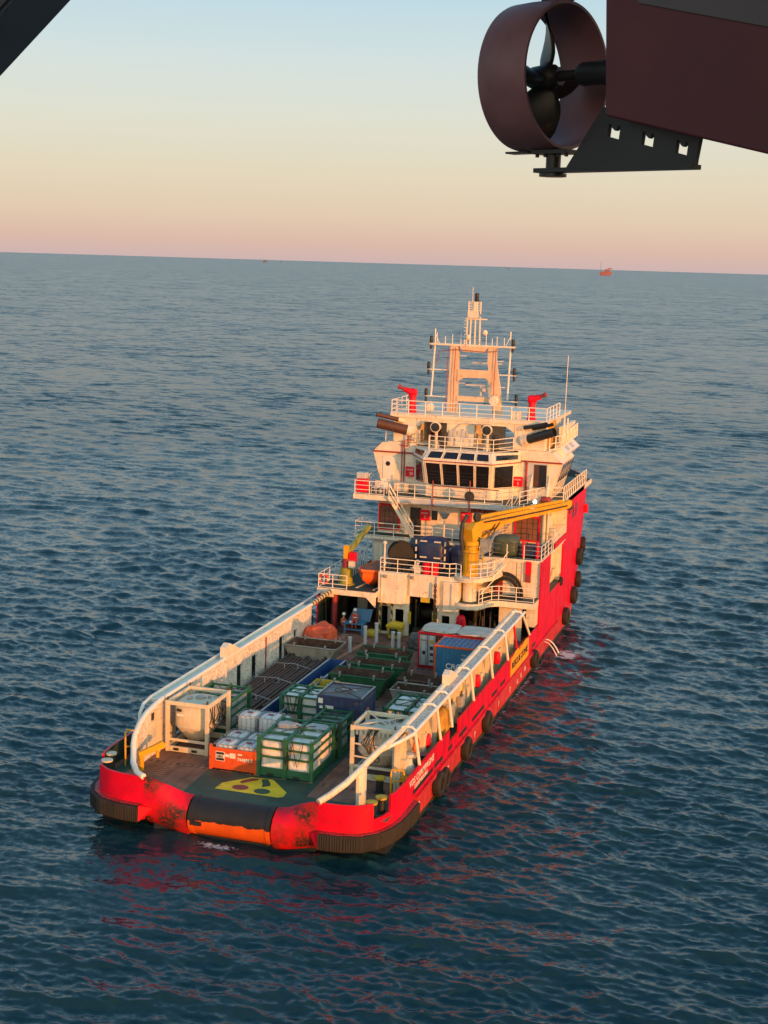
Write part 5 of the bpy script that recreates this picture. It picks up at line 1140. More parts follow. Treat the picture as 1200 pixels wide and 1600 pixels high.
# ------------------------------------------------------------------ cargo on deck
def lug(m, x, y, z): m.box(x-.05,x+.05,y-.09,y+.09,z,z+.16)
def tankframe(name, label, x0, x1, y0, y1, h, kind):
    t = thing(name, label, 'tank container', ((x0+x1)/2,(y0+y1)/2,DK)); a=(x1-x0)/2; b=(y1-y0)/2; p=.2
    m = MB()
    for sx in (-1,1):
        for sy in (-1,1): m.box(*sorted((sx*a,sx*(a-p))),*sorted((sy*b,sy*(b-p))),0,h)
    m.each('corner_post', mt['cream'], t, bevel=.012)
    m = MB()
    for zz,hh in ((h-.24,.22),(.02,.3)):
        for sy in (-1,1): m.box(-a+p,a-p,*sorted((sy*(b-.02),sy*(b-.14))),zz,zz+hh)
        for sx in (-1,1): m.box(*sorted((sx*(a-.02),sx*(a-.14))),-b+p,b-p,zz,zz+hh)
    for sy in (-1,1): m.box(-a+p,a-p,*sorted((sy*(b-.05),sy*(b-.15))),.62,.76)
    m.each('frame_rail', mt['cream'], t, bevel=.01)
    m = MB()
    for x in (-a*.5,a*.35): m.box(x-.16,x+.16,-b-.004,-b+.02,.1,.24)
    m.each('fork_pocket', mt['blackp'], t)
    m = MB()
    for sx in (-1,1):
        for sy in (-1,1): m.torus((sx*(a-.1),sy*(b-.1),h+.08),(1,0,0),.08,.035,12,6)
    m.each('lifting_lug', mt['rust'], t)
    r = min(a,b)-.13
    ry = b-.22; rx = a-.15; pw = 2.7; mm = MB(); rr_s = []
    for k,z in ((.50,.5),(.55,.58),(.98,1.3),(1,1.38),(1,h-.42),(.97,h-.36),(.84,h-.27),(.3,h-.2),(.02,h-.19)):
        rr_s.append([(rx*k*math.copysign(abs(math.cos(q))**(2/pw),math.cos(q)), ry*k*math.copysign(abs(math.sin(q))**(2/pw),math.sin(q)), z) for q in [2*math.pi*i/44 for i in range(45)]])
    mm.grid(rr_s); r = ry
    tk = mm.build('tank_shell', mt['cream' if kind=='A' else 'tank'], t, smooth=40)
    MB().tube([(p[0]*1.005,p[1]*1.005,1.38) for p in rr_s[3][:-1]],.022,6,True).build('seam_band', mt['greyw'], tk)
    m = MB(); m.lathe([(.26,h-.24),(.28,h-.2),(.28,h-.1),(.22,h-.06),(0,h-.05)], (.1,.1,0), n=18); m.box(-.5,-.3,-.4,-.1,h-.26,h-.1); m.lathe([(.1,h-.26),(.1,h-.08),(0,h-.07)],(.55,.3,0),n=12); m.build('manhole', mt['steel'], tk, smooth=40)
    if kind == 'A':
        m = MB(); m.box(-.72,-.42,-r-.0,-r*.78,2.28,2.42); m.build('name_plate', mt['blackp'], tk)
        m = MB(); m.box(-.70,-.30,-r-.0,-r*.78,2.02,2.16); m.build('data_plate', mt['letter'], tk)
        m = MB(); rq = random.Random(9)
        for i in range(7):
            y0_ = -b+.35+i*.28; m.tube([(a-.02,y0_,h-.3),(a+.06,y0_+rq.uniform(-.2,.2),h-.8),(a-.05,y0_+rq.uniform(-.3,.3),h-1.3),(a+.02,y0_+.25,h-1.6)],.035,6)
        m.build('sling_wire', mt['dark'], t)
    else:
        m = MB()
        for sy in (-1,):
            for i in range(8): m.box(-a+p+.1+i*(2*a-2*p-.2)/8,-a+p+.22+i*(2*a-2*p-.2)/8,-b+.03,-b+.08,h-.5,h-.24)
            m.tube([(-a+.1,-b+.05,1.95),(a-.1,-b+.05,1.85)],.05,6); m.tube([(-a+.1,-b+.05,1.25),(0,-b+.05,1.2)],.05,6)
        m.bar((-a+.1,b-.1,h-.06),(a-.1,-b+.1,h-.06),.05,.05); m.bar((-a+.1,-b+.1,h-.07),(a-.1,b-.1,h-.07),.05,.05); m.build('brace', mt['cream'], t)
        m = MB(); rq = random.Random(4)
        for i in range(6): m.tube([(-.2+.1*i,-b-.03,h-.1),(-.4+rq.uniform(-.3,.5),-b-.05,h-.9),(-.1+rq.uniform(-.1,.5),-b-.06,h-1.6),(.1,-b-.02,h-1.3)],.03,6)
        m.torus((.25,-b-.03,h-1.75),(0,1,0),.14,.035,14,6); m.build('sling_wire', mt['dark'], t)
    return t
tankframe('hopper_tank','cream hopper tank in a tall steel frame by the port cargo rail',-6.66,-4.08,6.2,9.3,2.93,'A')
tankframe('silo_tank','grey steel tank in a cream frame beside the starboard cargo rail',4.2,6.75,6.0,8.75,2.95,'B')
def bag(label, x, y, z, sx, sy, sz, seed, mat='bag', group='white bulk bags in the green baskets'):
    return tag(blob('bulk_bag', sx, sy, sz, mt[mat], None, seed, 3, .07, .95, (x,y,z), 9), label, 'bulk bag', group)
def basket(name, label, x0,x1,y0,y1,h, base=.5, mid=True, rails=3, mat='green', group=None, crossbars=2):
    t = thing(name, label, 'cargo basket', ((x0+x1)/2,(y0+y1)/2,DK), 0, group); a=(x1-x0)/2; b=(y1-y0)/2; p=.09
    xs = [-a,0,a] if mid else [-a,a]
    for i,x in enumerate(xs):
        for y in (-b,b):
            m = MB(); m.box(x-p,x+p,y-p,y+p,0,h); m.torus((x,y,h+.05),(0,1,0),.07,.03,10,6); m.build('post', mt[mat], t)
    m = MB()
    for k in range(rails):
        z = base+.12+(h-base-.18)*(k+1)/rails
        for y in (-b,b):
            for u,v in zip(xs,xs[1:]): m.box(u+p,v-p,y-.05,y+.05,z-.05,z+.05)
        for x in (-a,a): m.box(x-.05,x+.05,-b+p,b-p,z-.05,z+.05)
    m.build('side_rail', mt[mat], t)
    m = MB()
    for x in xs: m.box(x-.08,x+.08,-b+p,b-p,h-.14,h-.005)
    for k in range(crossbars): y = -b+2*b*(k+1)/(crossbars+1); m.box(-a+.09,a-.09,y-.07,y+.07,h-.13,h-.015)
    m.each('top_bar', mt[mat], t)
    m = MB(); m.box(-a,a,-b-.02,-b+.03,.05,base); m.box(-a,a,b-.03,b+.02,.05,base); m.box(-a-.02,-a+.03,-b,b,.06,base-.01); m.box(a-.03,a+.02,-b,b,.06,base-.01); m.box(-a+.04,a-.04,-b+.04,b-.04,.08,.16); m.build('base_panel', mt[mat], t)
    m = MB(); rs = random.Random(int(abs(x0*71+y0*13)))
    for k in range(3):
        x = rs.uniform(-a*.8,a*.5); m.tube([(x,-b-.08,h+.02),(x+.1,-b-.11,h*.72),(x+.28,-b-.12,h*(.3+.2*rs.random())),(x+.45,-b-.1,h*.6),(x+.6,-b-.08,h+.02)],.022,5)
    m.tube([(-a*.6,-b*.6,h+.04),(-a*.1,0,h+.1),(a*.5,b*.5,h+.05)],.025,5); m.tube([(a*.6,-b*.6,h+.04),(a*.1,.1,h+.12),(-a*.4,b*.6,h+.05)],.025,5)
    m.build('sling_wire', mt['dark'], t, smooth=60)
    m = MB()
    for x in (-a*.55,a*.45): m.box(x-.18,x+.18,-b-.045,-b-.02,.06,.2)
    m.each('fork_pocket', mt['blackp'], t); return t
G1 = 'green cargo baskets'
basket('cargo_basket','large green basket of white bags beside the orange box, nearest the stern',-.42,2.55,4.6,8.15,2.12)
for i,(x,lx) in enumerate(((.33,'left'),(1.82,'right'))):
    for j,(y,ly) in enumerate(((5.5,'front'),(7.3,'rear'))):
        for k in range(2):
            bag(f'white bag {("low","top")[k]} in the {ly} {lx} bay of the nearest green basket', x,y,DK+.16+k*.86,.69,.84,.92,11+i*4+j*2+k)
tag(blob('plastic_roll', .58,.33,.42,mt['gbag'],None,31,3,.1,.9,(.33,7.0,DK+1.86)),'grey plastic roll lying over the bags in the left bay of the nearest green basket','plastic roll')
tag(blob('plastic_wrap', .62,.5,.3,mt['gbag'],None,33,3,.16,.9,(1.85,7.4,DK+1.86)),'crumpled grey wrap over the bags in the right bay of the nearest green basket','plastic wrap')
basket('cargo_basket','dark green basket tucked between the nearest bag basket and navy container',1.15,2.75,8.6,10.6,2.1,mat='dgreen',mid=False)
bag('grey wrapped bag in the dark green basket before the navy container',1.95,9.6,DK+.16,.68,.85,1.7,41,'gbag',None)
basket('cargo_basket','green basket of bags left of the navy container',-2.1,.2,12.1,14.3,2.12)
for i,(x,lx) in enumerate(((-1.52,'left'),(-.38,'right'))):
    for j,(y,ly) in enumerate(((12.7,'front'),(13.75,'rear'))):
        bag(f'white bag in the {ly} {lx} corner of the basket left of the navy container', x,y,DK+.16,.5,.48,1.9,51+i*2+j)
basket('cargo_basket','low green basket of four bags behind the silo tank',3.5,6.1,14.45,17.6,1.25,base=.35,rails=1)
for i,(x,lx) in enumerate(((4.15,'left'),(5.45,'right'))):
    for j,(y,ly) in enumerate(((15.2,'front'),(16.8,'rear'))):
        bag(f'white bag in the {ly} {lx} corner of the low basket behind the silo tank', x,y,DK+.1,.55,.66,1.1,61+i*2+j)
basket('cargo_basket','green basket behind the cream hopper tank by the port rail',-6.75,-4.35,9.75,12.7,2.1,mat='green',mid=True)
for i,x in enumerate((-6.15,-4.95)):
    for j,y in enumerate((10.5,12.0)):
        bag(('grey bag at the wall in front, basket behind the hopper tank','grey bag at the wall in the rear, basket behind the hopper tank','grey bag at the pipes in front, basket behind the hopper tank','grey bag at the pipes in the rear, basket behind the hopper tank')[i*2+j], x,y,DK+.16,.52,.66,1.75,71+i*2+j,'gbag',None)
# orange half-height with totes inside
t = thing('half_height_container','long open orange half height container with white number and totes inside','container',(-1.88,7.55,DK)); a,b,h = 1.3,2.95,1.22
m = MB(); m.box(-a,a,-b,-b+.07,.06,h); m.box(-a,a,b-.07,b,.06,h); m.box(-a+.01,a-.01,-b+.07,b-.07,.06,.16); m.each('end_wall', mt['orange'], t)
m = MB()
for s in (-1,1):
    m.box(*sorted((s*a,s*(a-.06))),-b+.07,b-.07,.06,h)
    for i in range(8): m.box(*sorted((s*a,s*(a+.03))),-b+.3+i*.72,-b+.42+i*.72,.1,h-.1)
m.build('side_wall', M('rusty orange paint', (.20,.05,.025), .7, dirt=.3, var=.3), t)
m = MB()
for sx in (-1,1):
    for sy in (-1,1): m.box(sx*a-.07,sx*a+.07,sy*b-.07,sy*b+.07,0,h+.05); m.torus((sx*a,sy*b,h+.1),(0,1,0),.06,.03,10,6)
m.each('corner_post', mt['orange'], t)
MB().box(-a,a,-b-.03,-b,h-.1,h+.02).build('top_rail', mt['orange'], t)
q = (lambda x,z: (-1.88+x-(-1.88)-0, 0, 0))
m = MB(); m.box(-1.02,-.5,-b-.012,-b,.5,1.02); lg = m.build('logo_panel', mt['letter'], t)
m = MB(); m.box(-.99,-.53,-b-.02,-b-.012,.86,.99); m.box(-.99,-.53,-b-.02,-b-.012,.53,.66); m.build('logo_band', mt['blackp'], lg)
lettering('OEG', .19, (-.96,-b-.022,.695), (1,0,0), (0,0,1), mt['bletter'], lg, 'logo_lettering', .95, bold=.006)
m = MB(); m.box(-.48,-.22,-b-.01,-b,.76,.92); m.box(-.2,.12,-b-.01,-b,.72,1.0); m.box(.26,.5,-b-.01,-b,.93,1.02); m.build('data_plate', mt['letter'], t)
lettering('744593 7', .25, (.24,-b-.012,.62), (1,0,0), (0,0,1), mt['letter'], t, 'number_lettering', .92, bold=.008)
def tote(label, x, y, z, h=1.0):
    t = thing('tote_tank', label, 'plastic tote', (x,y,z), 0, 'plastic totes in the orange container')
    blob('tote_bottle', .54,.6,h,mt['ibc'],t,5,2,.01,.95,(0,0,.1),9)
    m = MB()
    for zz in (.12,.4,.7,h-.03+.1):
        m.tube([(-.58,-.64,zz),(.58,-.64,zz),(.58,.64,zz),(-.58,.64,zz)],.018,5,True)
    for i in range(5):
        for y_ in (-.64,.64): m.cyl((-.58+i*.29,y_,.1),(-.58+i*.29,y_,h+.08),.016,n=5)
        for x_ in (-.58,.58): m.cyl((x_,-.64+i*.32,.1),(x_,-.64+i*.32,h+.08),.016,n=5)
    for x_ in (-.2,.2): m.tube([(x_,-.64,h+.08),(x_,0,h+.13),(x_,.64,h+.08)],.02,5)
    m.build('cage', mt['steel'], t); MB().lathe([(.15,h+.06),(.15,h+.13),(0,h+.14)],n=16).build('cap', mt['redpipe'], t)
    MB().box(-.58,.58,-.64,.64,0,.1).build('pallet', mt['dark'], t)
nm = (('left tote of the aftmost pair in the orange container','right tote of the aftmost pair in the orange container'),('left tote of the second pair in the orange container','right tote of the second pair in the orange container'))
for j,y in enumerate((5.35,6.75)):
    for i,x in enumerate((-2.5,-1.27)): tote(nm[j][i], x, y, DK+.2, 1.1)
for i,x in enumerate((-2.45,-1.2)):
    tote(('tall left tote at the forward end of the orange container','tall right tote at the forward end of the orange container')[i], x, 8.3, DK+.75, 1.25); tag(MB().box(x-.55,x+.55,7.7,8.9,DK+.17,DK+.74).build('timber_dunnage', mt['rust']), ('timber block under the tall left tote','timber block under the tall right tote')[i], 'timber')
for i,x in enumerate((-2.45,-1.2)):
    tote(('hindmost left tote beyond the tall pair in the orange container','hindmost right tote beyond the tall pair in the orange container')[i], x, 9.6, DK+.2, 1.3)
# navy container
def container(name, label, x0,x1,y0,y1,h, mat, frame, corr=.05, pitch=.28, topmat=None, topribs=False):
    t = thing(name, label, 'container', ((x0+x1)/2,(y0+y1)/2,DK)); a=(x1-x0)/2; b=(y1-y0)/2
    def zig(u0,u1,fixed,axis,sgn):
        n = max(4,int((u1-u0)/pitch)); pts=[]
        for i in range(n):
            s = u0+(u1-u0)*i/n; w=(u1-u0)/n
            for f,d in ((0,0),(.3,0),(.5,corr),(.8,corr)): pts.append((s+w*f,d))
        pts.append((u1,0))
        return [((p,fixed-sgn*d) if axis=='x' else (fixed-sgn*d,p)) for p,d in pts]
    m = MB()
    for pts in (zig(-a+.08,a-.08,-b+.03,'x',-1),zig(-a+.08,a-.08,b-.03,'x',1),zig(-b+.08,b-.08,-a+.03,'y',-1),zig(-b+.08,b-.08,a-.03,'y',1)):
        m.grid([[(p[0],p[1],.14) for p in pts],[(p[0],p[1],h-.1) for p in pts]])
    m.build('corrugated_wall', mt[mat], t)
    m = MB()
    for sx in (-1,1):
        for sy in (-1,1): m.box(*sorted((sx*a,sx*(a-.12))),*sorted((sy*b,sy*(b-.12))),0,h)
    m.each('corner_post', mt[frame], t, bevel=.01)
    m = MB()
    for zz in (.02,h-.13):
        for s in (-1,1): m.box(-a+.12,a-.12,*sorted((s*b,s*(b-.07))),zz,zz+.12); m.box(*sorted((s*a,s*(a-.07))),-b+.12,b-.12,zz,zz+.12)
    m.each('frame_rail', mt[frame], t)
    m = MB()
    if topribs:
        n = int(2*a/.34)
        for i in range(n): x=-a+.1+i*(2*a-.2)/n; m.box(x,x+(2*a-.2)/n*.55,-b+.1,b-.1,h-.08,h-.03)
    m.box(-a+.07,a-.07,-b+.07,b-.07,h-.12,h-.07); m.build('roof_panel', mt[topmat or mat], t)
    return t
M_ng = mt['navytop'] = M('navy container roof', (.17,.18,.20), .6, dirt=.2, var=.3)
nv = container('offshore_container','navy blue closed offshore container with slings on its grey roof',.42,3.1,11.3,13.9,2.65,'navy','navy',.03,.4,'navytop')
m = MB(); m.box(1.27,1.35,-1.3,1.3,2.66,2.7); m.box(-1.34,-1.26,-1.3,1.3,2.66,2.7); m.box(-1.34,1.34,1.24,1.3,2.66,2.7); m.build('roof_edge', mt['steel'], nv)
m = MB(); m.box(-1.28,-1.0,-1.315,-1.3,2.15,2.45); m.box(-.85,-.35,-1.315,-1.3,1.85,2.05); m.box(-1.2,-1.0,-1.315,-1.3,1.85,2.0); m.each('placard', mt['letter'], nv)
m = MB(); m.tube([(-1.2,-1.2,2.68),(-.2,-.7,2.74),(.3,.2,2.72),(1.2,1.2,2.68)],.03,6); m.tube([(1.2,-1.2,2.68),(.2,-.6,2.75),(-.2,.3,2.73),(-1.2,1.2,2.68)],.03,6); m.torus((-.1,-.3,2.75),(0,0,1),.5,.03,20,6); m.build('sling_wire', mt['dark'], nv)
m = MB(); m.box(-.35,.0,.15,.25,2.645,2.66); m.box(.15,.5,.2,.3,2.645,2.66); m.build('roof_number', mt['letter'], nv)
# blue half height (pipe basket) and the yellow skip in its forward part
t = thing('long_basket','long low blue half height basket lying along the pipes','cargo basket',(-2.35,16.9,DK)); a,b,h=.58,6.0,1.3
m = MB()
for s in (-1,1):
    m.box(*sorted((s*a,s*(a-.06))),-b,b,.05,h)
    for i in range(9): m.box(*sorted((s*a,s*(a+.05))),-b+.1+i*1.45,-b+.22+i*1.45,.05,h+.06)
m.box(-a,a,-b-.05,-b,.05,h); m.box(-a,a,b,b+.05,.05,h); m.box(-a,a,-b,b,.03,.08); m.build('basket_wall', mt['bblue'], t)
m = MB()
for s in (-1,1): m.box(*sorted((s*(a+.03),s*(a-.08))),-b,b,h,h+.05)
m.build('rim', mt['steel'], t)
def skip(name, label, x0,x1,y0,y1,h, mat, slope=.28, inner='rust', ends='x', z=DK):
    t = thing(name, label, 'skip', ((x0+x1)/2,(y0+y1)/2,z)); a=(x1-x0)/2; b=(y1-y0)/2; c=a*(1-slope) if 'x' in ends else a; d=b*(1-slope*.5) if 'y' in ends else b-.06
    T=[(-a,-b,h),(a,-b,h),(a,b,h),(-a,b,h)]; B=[(-c,-d,.06),(c,-d,.06),(c,d,.06),(-c,d,.06)]
    m = MB(); m.grid([B+[B[0]],T+[T[0]]]); m.add(B,[(3,2,1,0)])
    for i in range(1,6):
        for sy in (-1,1):
            u=-1+2*i/6; m.bar((c*u,sy*(d+.02),.06),(a*u*.98,sy*(b+.02),h-.06),.08,.06,up=(0,1,0))
    m.build('skip_body', mt[mat], t)
    k=.94; m = MB(); Ti=[(x*.97,y*.96,h-.0) for x,y,_ in T]; Bi=[(x*.93,y*.93,.12) for x,y,_ in B]; m.grid([Bi+[Bi[0]],Ti+[Ti[0]]]); m.add(Bi,[(0,1,2,3)]); m.build('skip_inside', mt[inner], t)
    m = MB(); m.tube(T,.06,4,True); m.build('rim', mt[mat], t)
    m = MB()
    for sx in (-.6,.6):
        for sy in (-1,1): m.box(sx*a-.05,sx*a+.05,sy*b-.1,sy*b+.1,h-.1,h+.2)
    m.each('lifting_lug', mt['steel'], t); return t
skip('waste_skip','big grey tapered skip beside the port rail forward of the pipes',-6.85,-3.15,24.7,26.9,1.4,'skip',.38)
skip('waste_skip','green skip with rusty inside, nearest of the row amidships',-1.75,2.0,19.4,21.3,1.4,'dgreen')
skip('waste_skip','dark green skip, middle one of the row amidships',-1.4,2.35,22.2,23.9,1.4,'dgreen')
skip('waste_skip','green rimmed skip, farthest forward of the row amidships',-1.75,1.75,24.9,26.7,1.4,'dgreen')
skip('waste_skip','brown skip next to the blue container by the starboard rail',2.45,5.1,20.4,22.0,1.25,'rust')
skip('waste_skip','pale rimmed brown skip behind the low bag basket',2.75,5.5,17.95,19.6,1.3,'skip',.3)
skip('waste_skip','small yellow skip beyond the bags left of the navy container',-1.95,-.5,16.4,17.8,1.45,'dyellow',.15,'dyellow')
# container pair at the starboard side
rf = container('reefer_container','red framed white door container with canvas sheets on its roof',1.75,7.0,27.7,30.2,2.5,'exh','sred',.04,.3,'whitec')
m = MB(); m.box(-2.5,-1.98,-1.29,-1.26,.2,2.3); m.box(-1.92,-1.42,-1.29,-1.26,.2,2.3); d_ = m.build('door_leaf', mt['greyw'], rf)
m = MB()
for x in (-2.42,-2.06,-1.85,-1.5): m.cyl((x,-1.3,.2),(x,-1.3,2.3),.025,n=6)
m.each('lock_rod', mt['steel'], d_)
m = MB(); m.box(-2.3,-2.1,-1.305,-1.29,.95,1.2); m.box(-1.78,-1.55,-1.305,-1.29,1.3,1.55); m.box(-1.76,-1.52,-1.305,-1.29,.9,1.08); m.box(-1.76,-1.52,-1.305,-1.29,.45,.6); m.each('door_label', mt['blackp'], d_)
m = MB(); m.box(-1.78,-1.54,-1.305,-1.29,1.75,1.98); m.each('door_label', mt['dyellow'], d_)
lettering('CRONOS', .14, (-2.46,-1.31,1.9), (1,0,0), (0,0,1), mt['redpipe'], d_, 'door_lettering', .8)
for k,(x,sx) in enumerate(((3.05,1.2),(5.6,1.25))):
    tag(blob('canvas_sheet', sx,1.15,.14,M('pale canvas', (.55,.50,.45), .8, dirt=.15, var=.2),None,81+k,3,.1,.9,(x,28.95,DK+2.5),8), ('pale canvas sheet on the inboard half of the red framed container','pale canvas sheet on the outboard half of the red framed container')[k], 'canvas sheet')
cb_ = container('shipping_container','blue corrugated shipping container with white lettering by the starboard rail',3.6,6.75,25.0,27.5,2.45,'cblue','orange',.05,.26,'cblue',True)
lettering('CRONOS', .5, (-.75,-1.285,.95), (1,0,0), (0,0,1), mt['letter'], cb_, 'name_lettering', 1.02, bold=.012)
lettering('CRXU', .12, (.28,-1.285,1.9), (1,0,0), (0,0,1), mt['letter'], cb_, 'code_lettering', 1.0); lettering('300575 2', .22, (.25,-1.285,1.58), (1,0,0), (0,0,1), mt['letter'], cb_, 'number_lettering', .95, bold=.005)
# stacked drill pipe
GP = 'drill pipes stacked along the port rail'
pm = MB(); pm.cyl((0,-5.6,0),(0,5.6,0),.095,n=10); pm.cyl((0,5.5,0),(0,5.95,0),.125,n=10); pm.cyl((0,-5.95,0),(0,-5.5,0),.125,n=10)
p_ = pm.build('drill_pipe', mt['pipe'], None, smooth=40); k = 0; rq = random.Random(2)
LABP = 'long brown steel drill pipe in the stack beside the port cargo rail'
for layer in range(4):
    for i in range(15-layer):
        x = -6.72+.255*i+.127*layer+rq.uniform(-.03,.03); y = 18.5+rq.uniform(-.7,.7); z = DK+.16+.2*layer
        if k == 0: o = p_
        else: o = p_.copy(); col.objects.link(o)
        o.location = (x,y,z); o.rotation_euler = (0,0,rq.uniform(-.012,.012)); tag(o, LABP, 'pipe', GP); k += 1
for k,(y,lab) in enumerate(((14.5,'nearest of the wire slings looped over the pipe stack'),(18.2,'middle one of the wire slings looped over the pipe stack'),(21.6,'farthest of the wire slings looped over the pipe stack'))):
    m = MB(); m.tube([(-6.85,y,DK+.3),(-6.4,y+.1,DK+.98),(-5.0,y+.3,DK+1.0),(-3.6,y+.2,DK+.75),(-3.3,y,DK+.2)],.03,6); m.tube([(-5.6,y,DK+.98),(-5.2,y-1.0,DK+1.02),(-4.4,y-.6,DK+1.0),(-4.8,y+.3,DK+1.0)],.028,6); tag(m.build('wire_sling', mt['steel'], None, smooth=60), lab, 'wire sling', 'slings on the pipe stack')
for k,x in enumerate((-3.15,-2.98)):
    o = p_.copy(); col.objects.link(o); o.location=(x,19.5+k*.6,DK+.14+.2*k*0); tag(o,('loose drill pipe lying against the blue basket','loose drill pipe lying between the stack and the blue basket')[k],'pipe')
# orange tarpaulin bundle
tag(blob('tarpaulin_heap', 1.15,1.35,1.75,mt['tarp'],None,15,4,.2,.5,(-6.0,29.6,DK),2.6),'heap of orange tarpaulin between the grey skip and the port rail','tarpaulin')
m = MB(); m.tube([(-4.95,29.4,DK+.1),(-4.8,29.6,DK+.9),(-4.6,29.8,DK+.9),(-4.5,29.6,DK+.1)],.05,6); m.tube([(-4.75,29.9,DK+.1),(-4.6,30.1,DK+.8),(-4.4,30.2,DK+.1)],.05,6); tag(m.build('wire_coil', mt['steel'], None, smooth=60),'pale coil of wire standing beside the orange tarpaulin','wire coil')
# bench, bin, posts
t = thing('work_bench','blue workbench with a raised back panel under the boat platform','workbench',(-5.0,34.5,DK))
MB().box(-.75,.75,-.5,.5,.76,.83).build('bench_top', mt['benchb'], t)
for sx in (-.68,.68):
    for sy in (-.43,.43): MB().box(sx-.06,sx+.06,sy-.06,sy+.06,0,.76).build('leg', mt['benchb'], t)
MB().box(-.62,.62,-.44,-.36,.3,.4).build('stretcher', mt['benchb'], t); m = MB(); m.prism([(-.72,.8),(.95,.8),(1.15,1.75),(-.3,1.75)], .07, ((0,.45,0),(1,0,0),(0,.1,1),(0,1,0))); m.build('back_panel', mt['benchb'], t)
t = thing('waste_bin','yellow lidded waste bin before the winch house doorway','bin',(-1.75,34.0,DK))
m = MB(); m.grid([[(-.42,-.35,.15),(.42,-.35,.15),(.42,.35,.15),(-.42,.35,.15),(-.42,-.35,.15)],[(-.55,-.45,1.0),(.55,-.45,1.0),(.55,.45,1.0),(-.55,.45,1.0),(-.55,-.45,1.0)]]); m.box(-.4,.4,-.33,.33,.13,.2); m.build('bin_body', mt['dyellow'], t); m = MB(); m.prism([(-.6,1.0),(.6,1.0),(.5,1.2),(-.35,1.28),(-.6,1.12)], 1.0, ((0,-.5,0),(1,0,0),(0,0,1),(0,1,0))); m.build('bin_lid', M('bin lid yellow', (.62,.46,.03), .45), t, bevel=.03)
m = MB(); m.box(-.3,.3,-.5,-.44,.45,.9); m.build('dark_label', mt['dark'], t)
for k,(x,y,h) in enumerate(((-3.35,31.8,1.35),(-2.75,32.6,1.45),(-1.2,31.6,1.2),(-.75,31.6,1.2),(-3.7,29.4,1.1))):
    m = MB(); m.cyl((x,y,DK),(x,y,DK+h),.13,n=12); m.lathe([(.15,h-.1),(.16,h),(0,h+.02)],(x,y,DK),n=12); tag(m.build('deck_post', mt['greyw'], None, smooth=40),('grey stake post left of a pair near the workbench','grey stake post right of a pair near the workbench','grey stake post left of a pair below the yellow bin','grey stake post right of a pair below the yellow bin','lone short grey stake post beside the deck hatch marks')[k],'post','stake posts on deck')
tag(blob('net_heap', .85,.7,1.1,M('grey netting', (.13,.125,.12), .9, bump=1, bscale=9, var=.5),None,25,4,.22,.6,(.55,32.4,DK),2.5),'heap of grey netting next to the red framed container','netting')
t = thing('rope_pallet','low pallet of pale ropes and shackles on deck forward of the skips','rope pile',(-.6,29.3,DK)); MB().box(-1.3,1.3,-.8,.8,0,.14).build('pallet', mt['rust'], t)
m = MB(); rq = random.Random(6)
for i in range(9): m.torus((rq.uniform(-1,1),rq.uniform(-.5,.5),.2+.05*(i % 3)),(rq.uniform(-.3,.3),rq.uniform(-.3,.3),1),rq.uniform(.2,.4),.05,16,6)
m.build('ropes', mt['skip'], t, smooth=60)
tag(blob('dark_bundle', .4,.4,.5,mt['dyellow'],None,27,2,.1,.8,(-3.6,34.2,DK)),'small yellow bundle at the right end of the workbench','bundle')
# tyres hung along the side
def tyre():
    t = thing('tyre_fender','',None)
    m = MB(); m.lathe([(.36,-.2),(.42,-.25),(.58,-.25),(.69,-.17),(.71,0),(.69,.17),(.58,.25),(.42,.25),(.36,.2),(.36,-.2)], (0,0,0), (1,0,0), 30); m.build('casing', mt['black'], t, smooth=40)
    m = MB()
    for i in range(16):
        a=2*math.pi*i/16; m.bar((-.12,.70*math.cos(a),.70*math.sin(a)),(.12,.70*math.cos(a+.12),.70*math.sin(a+.12)),.05,.04,up=(0,math.cos(a),math.sin(a)))
    m.build('tread', mt['black'], t)
    m = MB(); m.tube([(-.2,-.12,.55),(-.22,-.3,1.25)],.03,6); m.tube([(-.2,.12,.55),(-.22,.3,1.25)],.03,6); m.build('chain', mt['dark'], t)
    return t
tq = tyre(); first = True
for y,z,sc0,lab in ((9.6,.85,1,'aftmost tyre fender, in front of a smaller twin, beyond the name lettering'),(10.9,.72,.88,'smaller twin tyre fender just ahead of the aftmost one'),(15.9,.82,1,'tyre fender hung below the mooring notch in the bulwark'),(21.2,.85,.98,'tyre fender between the mooring notch and the yellow board'),(36.2,.95,.95,'tyre fender just ahead of the orange yellow board'),
    (48.9,1.2,1,'tyre fender lowest on the tall red side, above the waterline edge'),(52.4,2.2,1,'second tyre fender from below along the bow edge'),(54.6,3.1,.95,'third tyre fender from below along the bow edge'),(54.3,5.1,1,'large tyre fender near the top of the bow edge'),(57.2,5.6,.95,'topmost and farthest tyre fender on the bow edge')):
    x = hb(y,z)+.2
    if first: tq.location=(x,y,z); o=tq; first=False
    else: o=dup(tq,(x,y,z))
    o.scale=(sc0,)*3; tag(o,lab,'tyre fender','tyre fenders along the starboard side')
    sl_ = (hb(y+.3,z)-hb(y-.3,z))/.6; o.rotation_euler=(0,0,-math.atan(sl_)*-1 if False else math.atan(-sl_)*1)
o = dup(tq,(8.0,46.9,4.5)); o.scale=(.5,)*3; tag(o,'small black tyre at the sill of the white recess in the red side','tyre fender','tyre fenders along the starboard side')
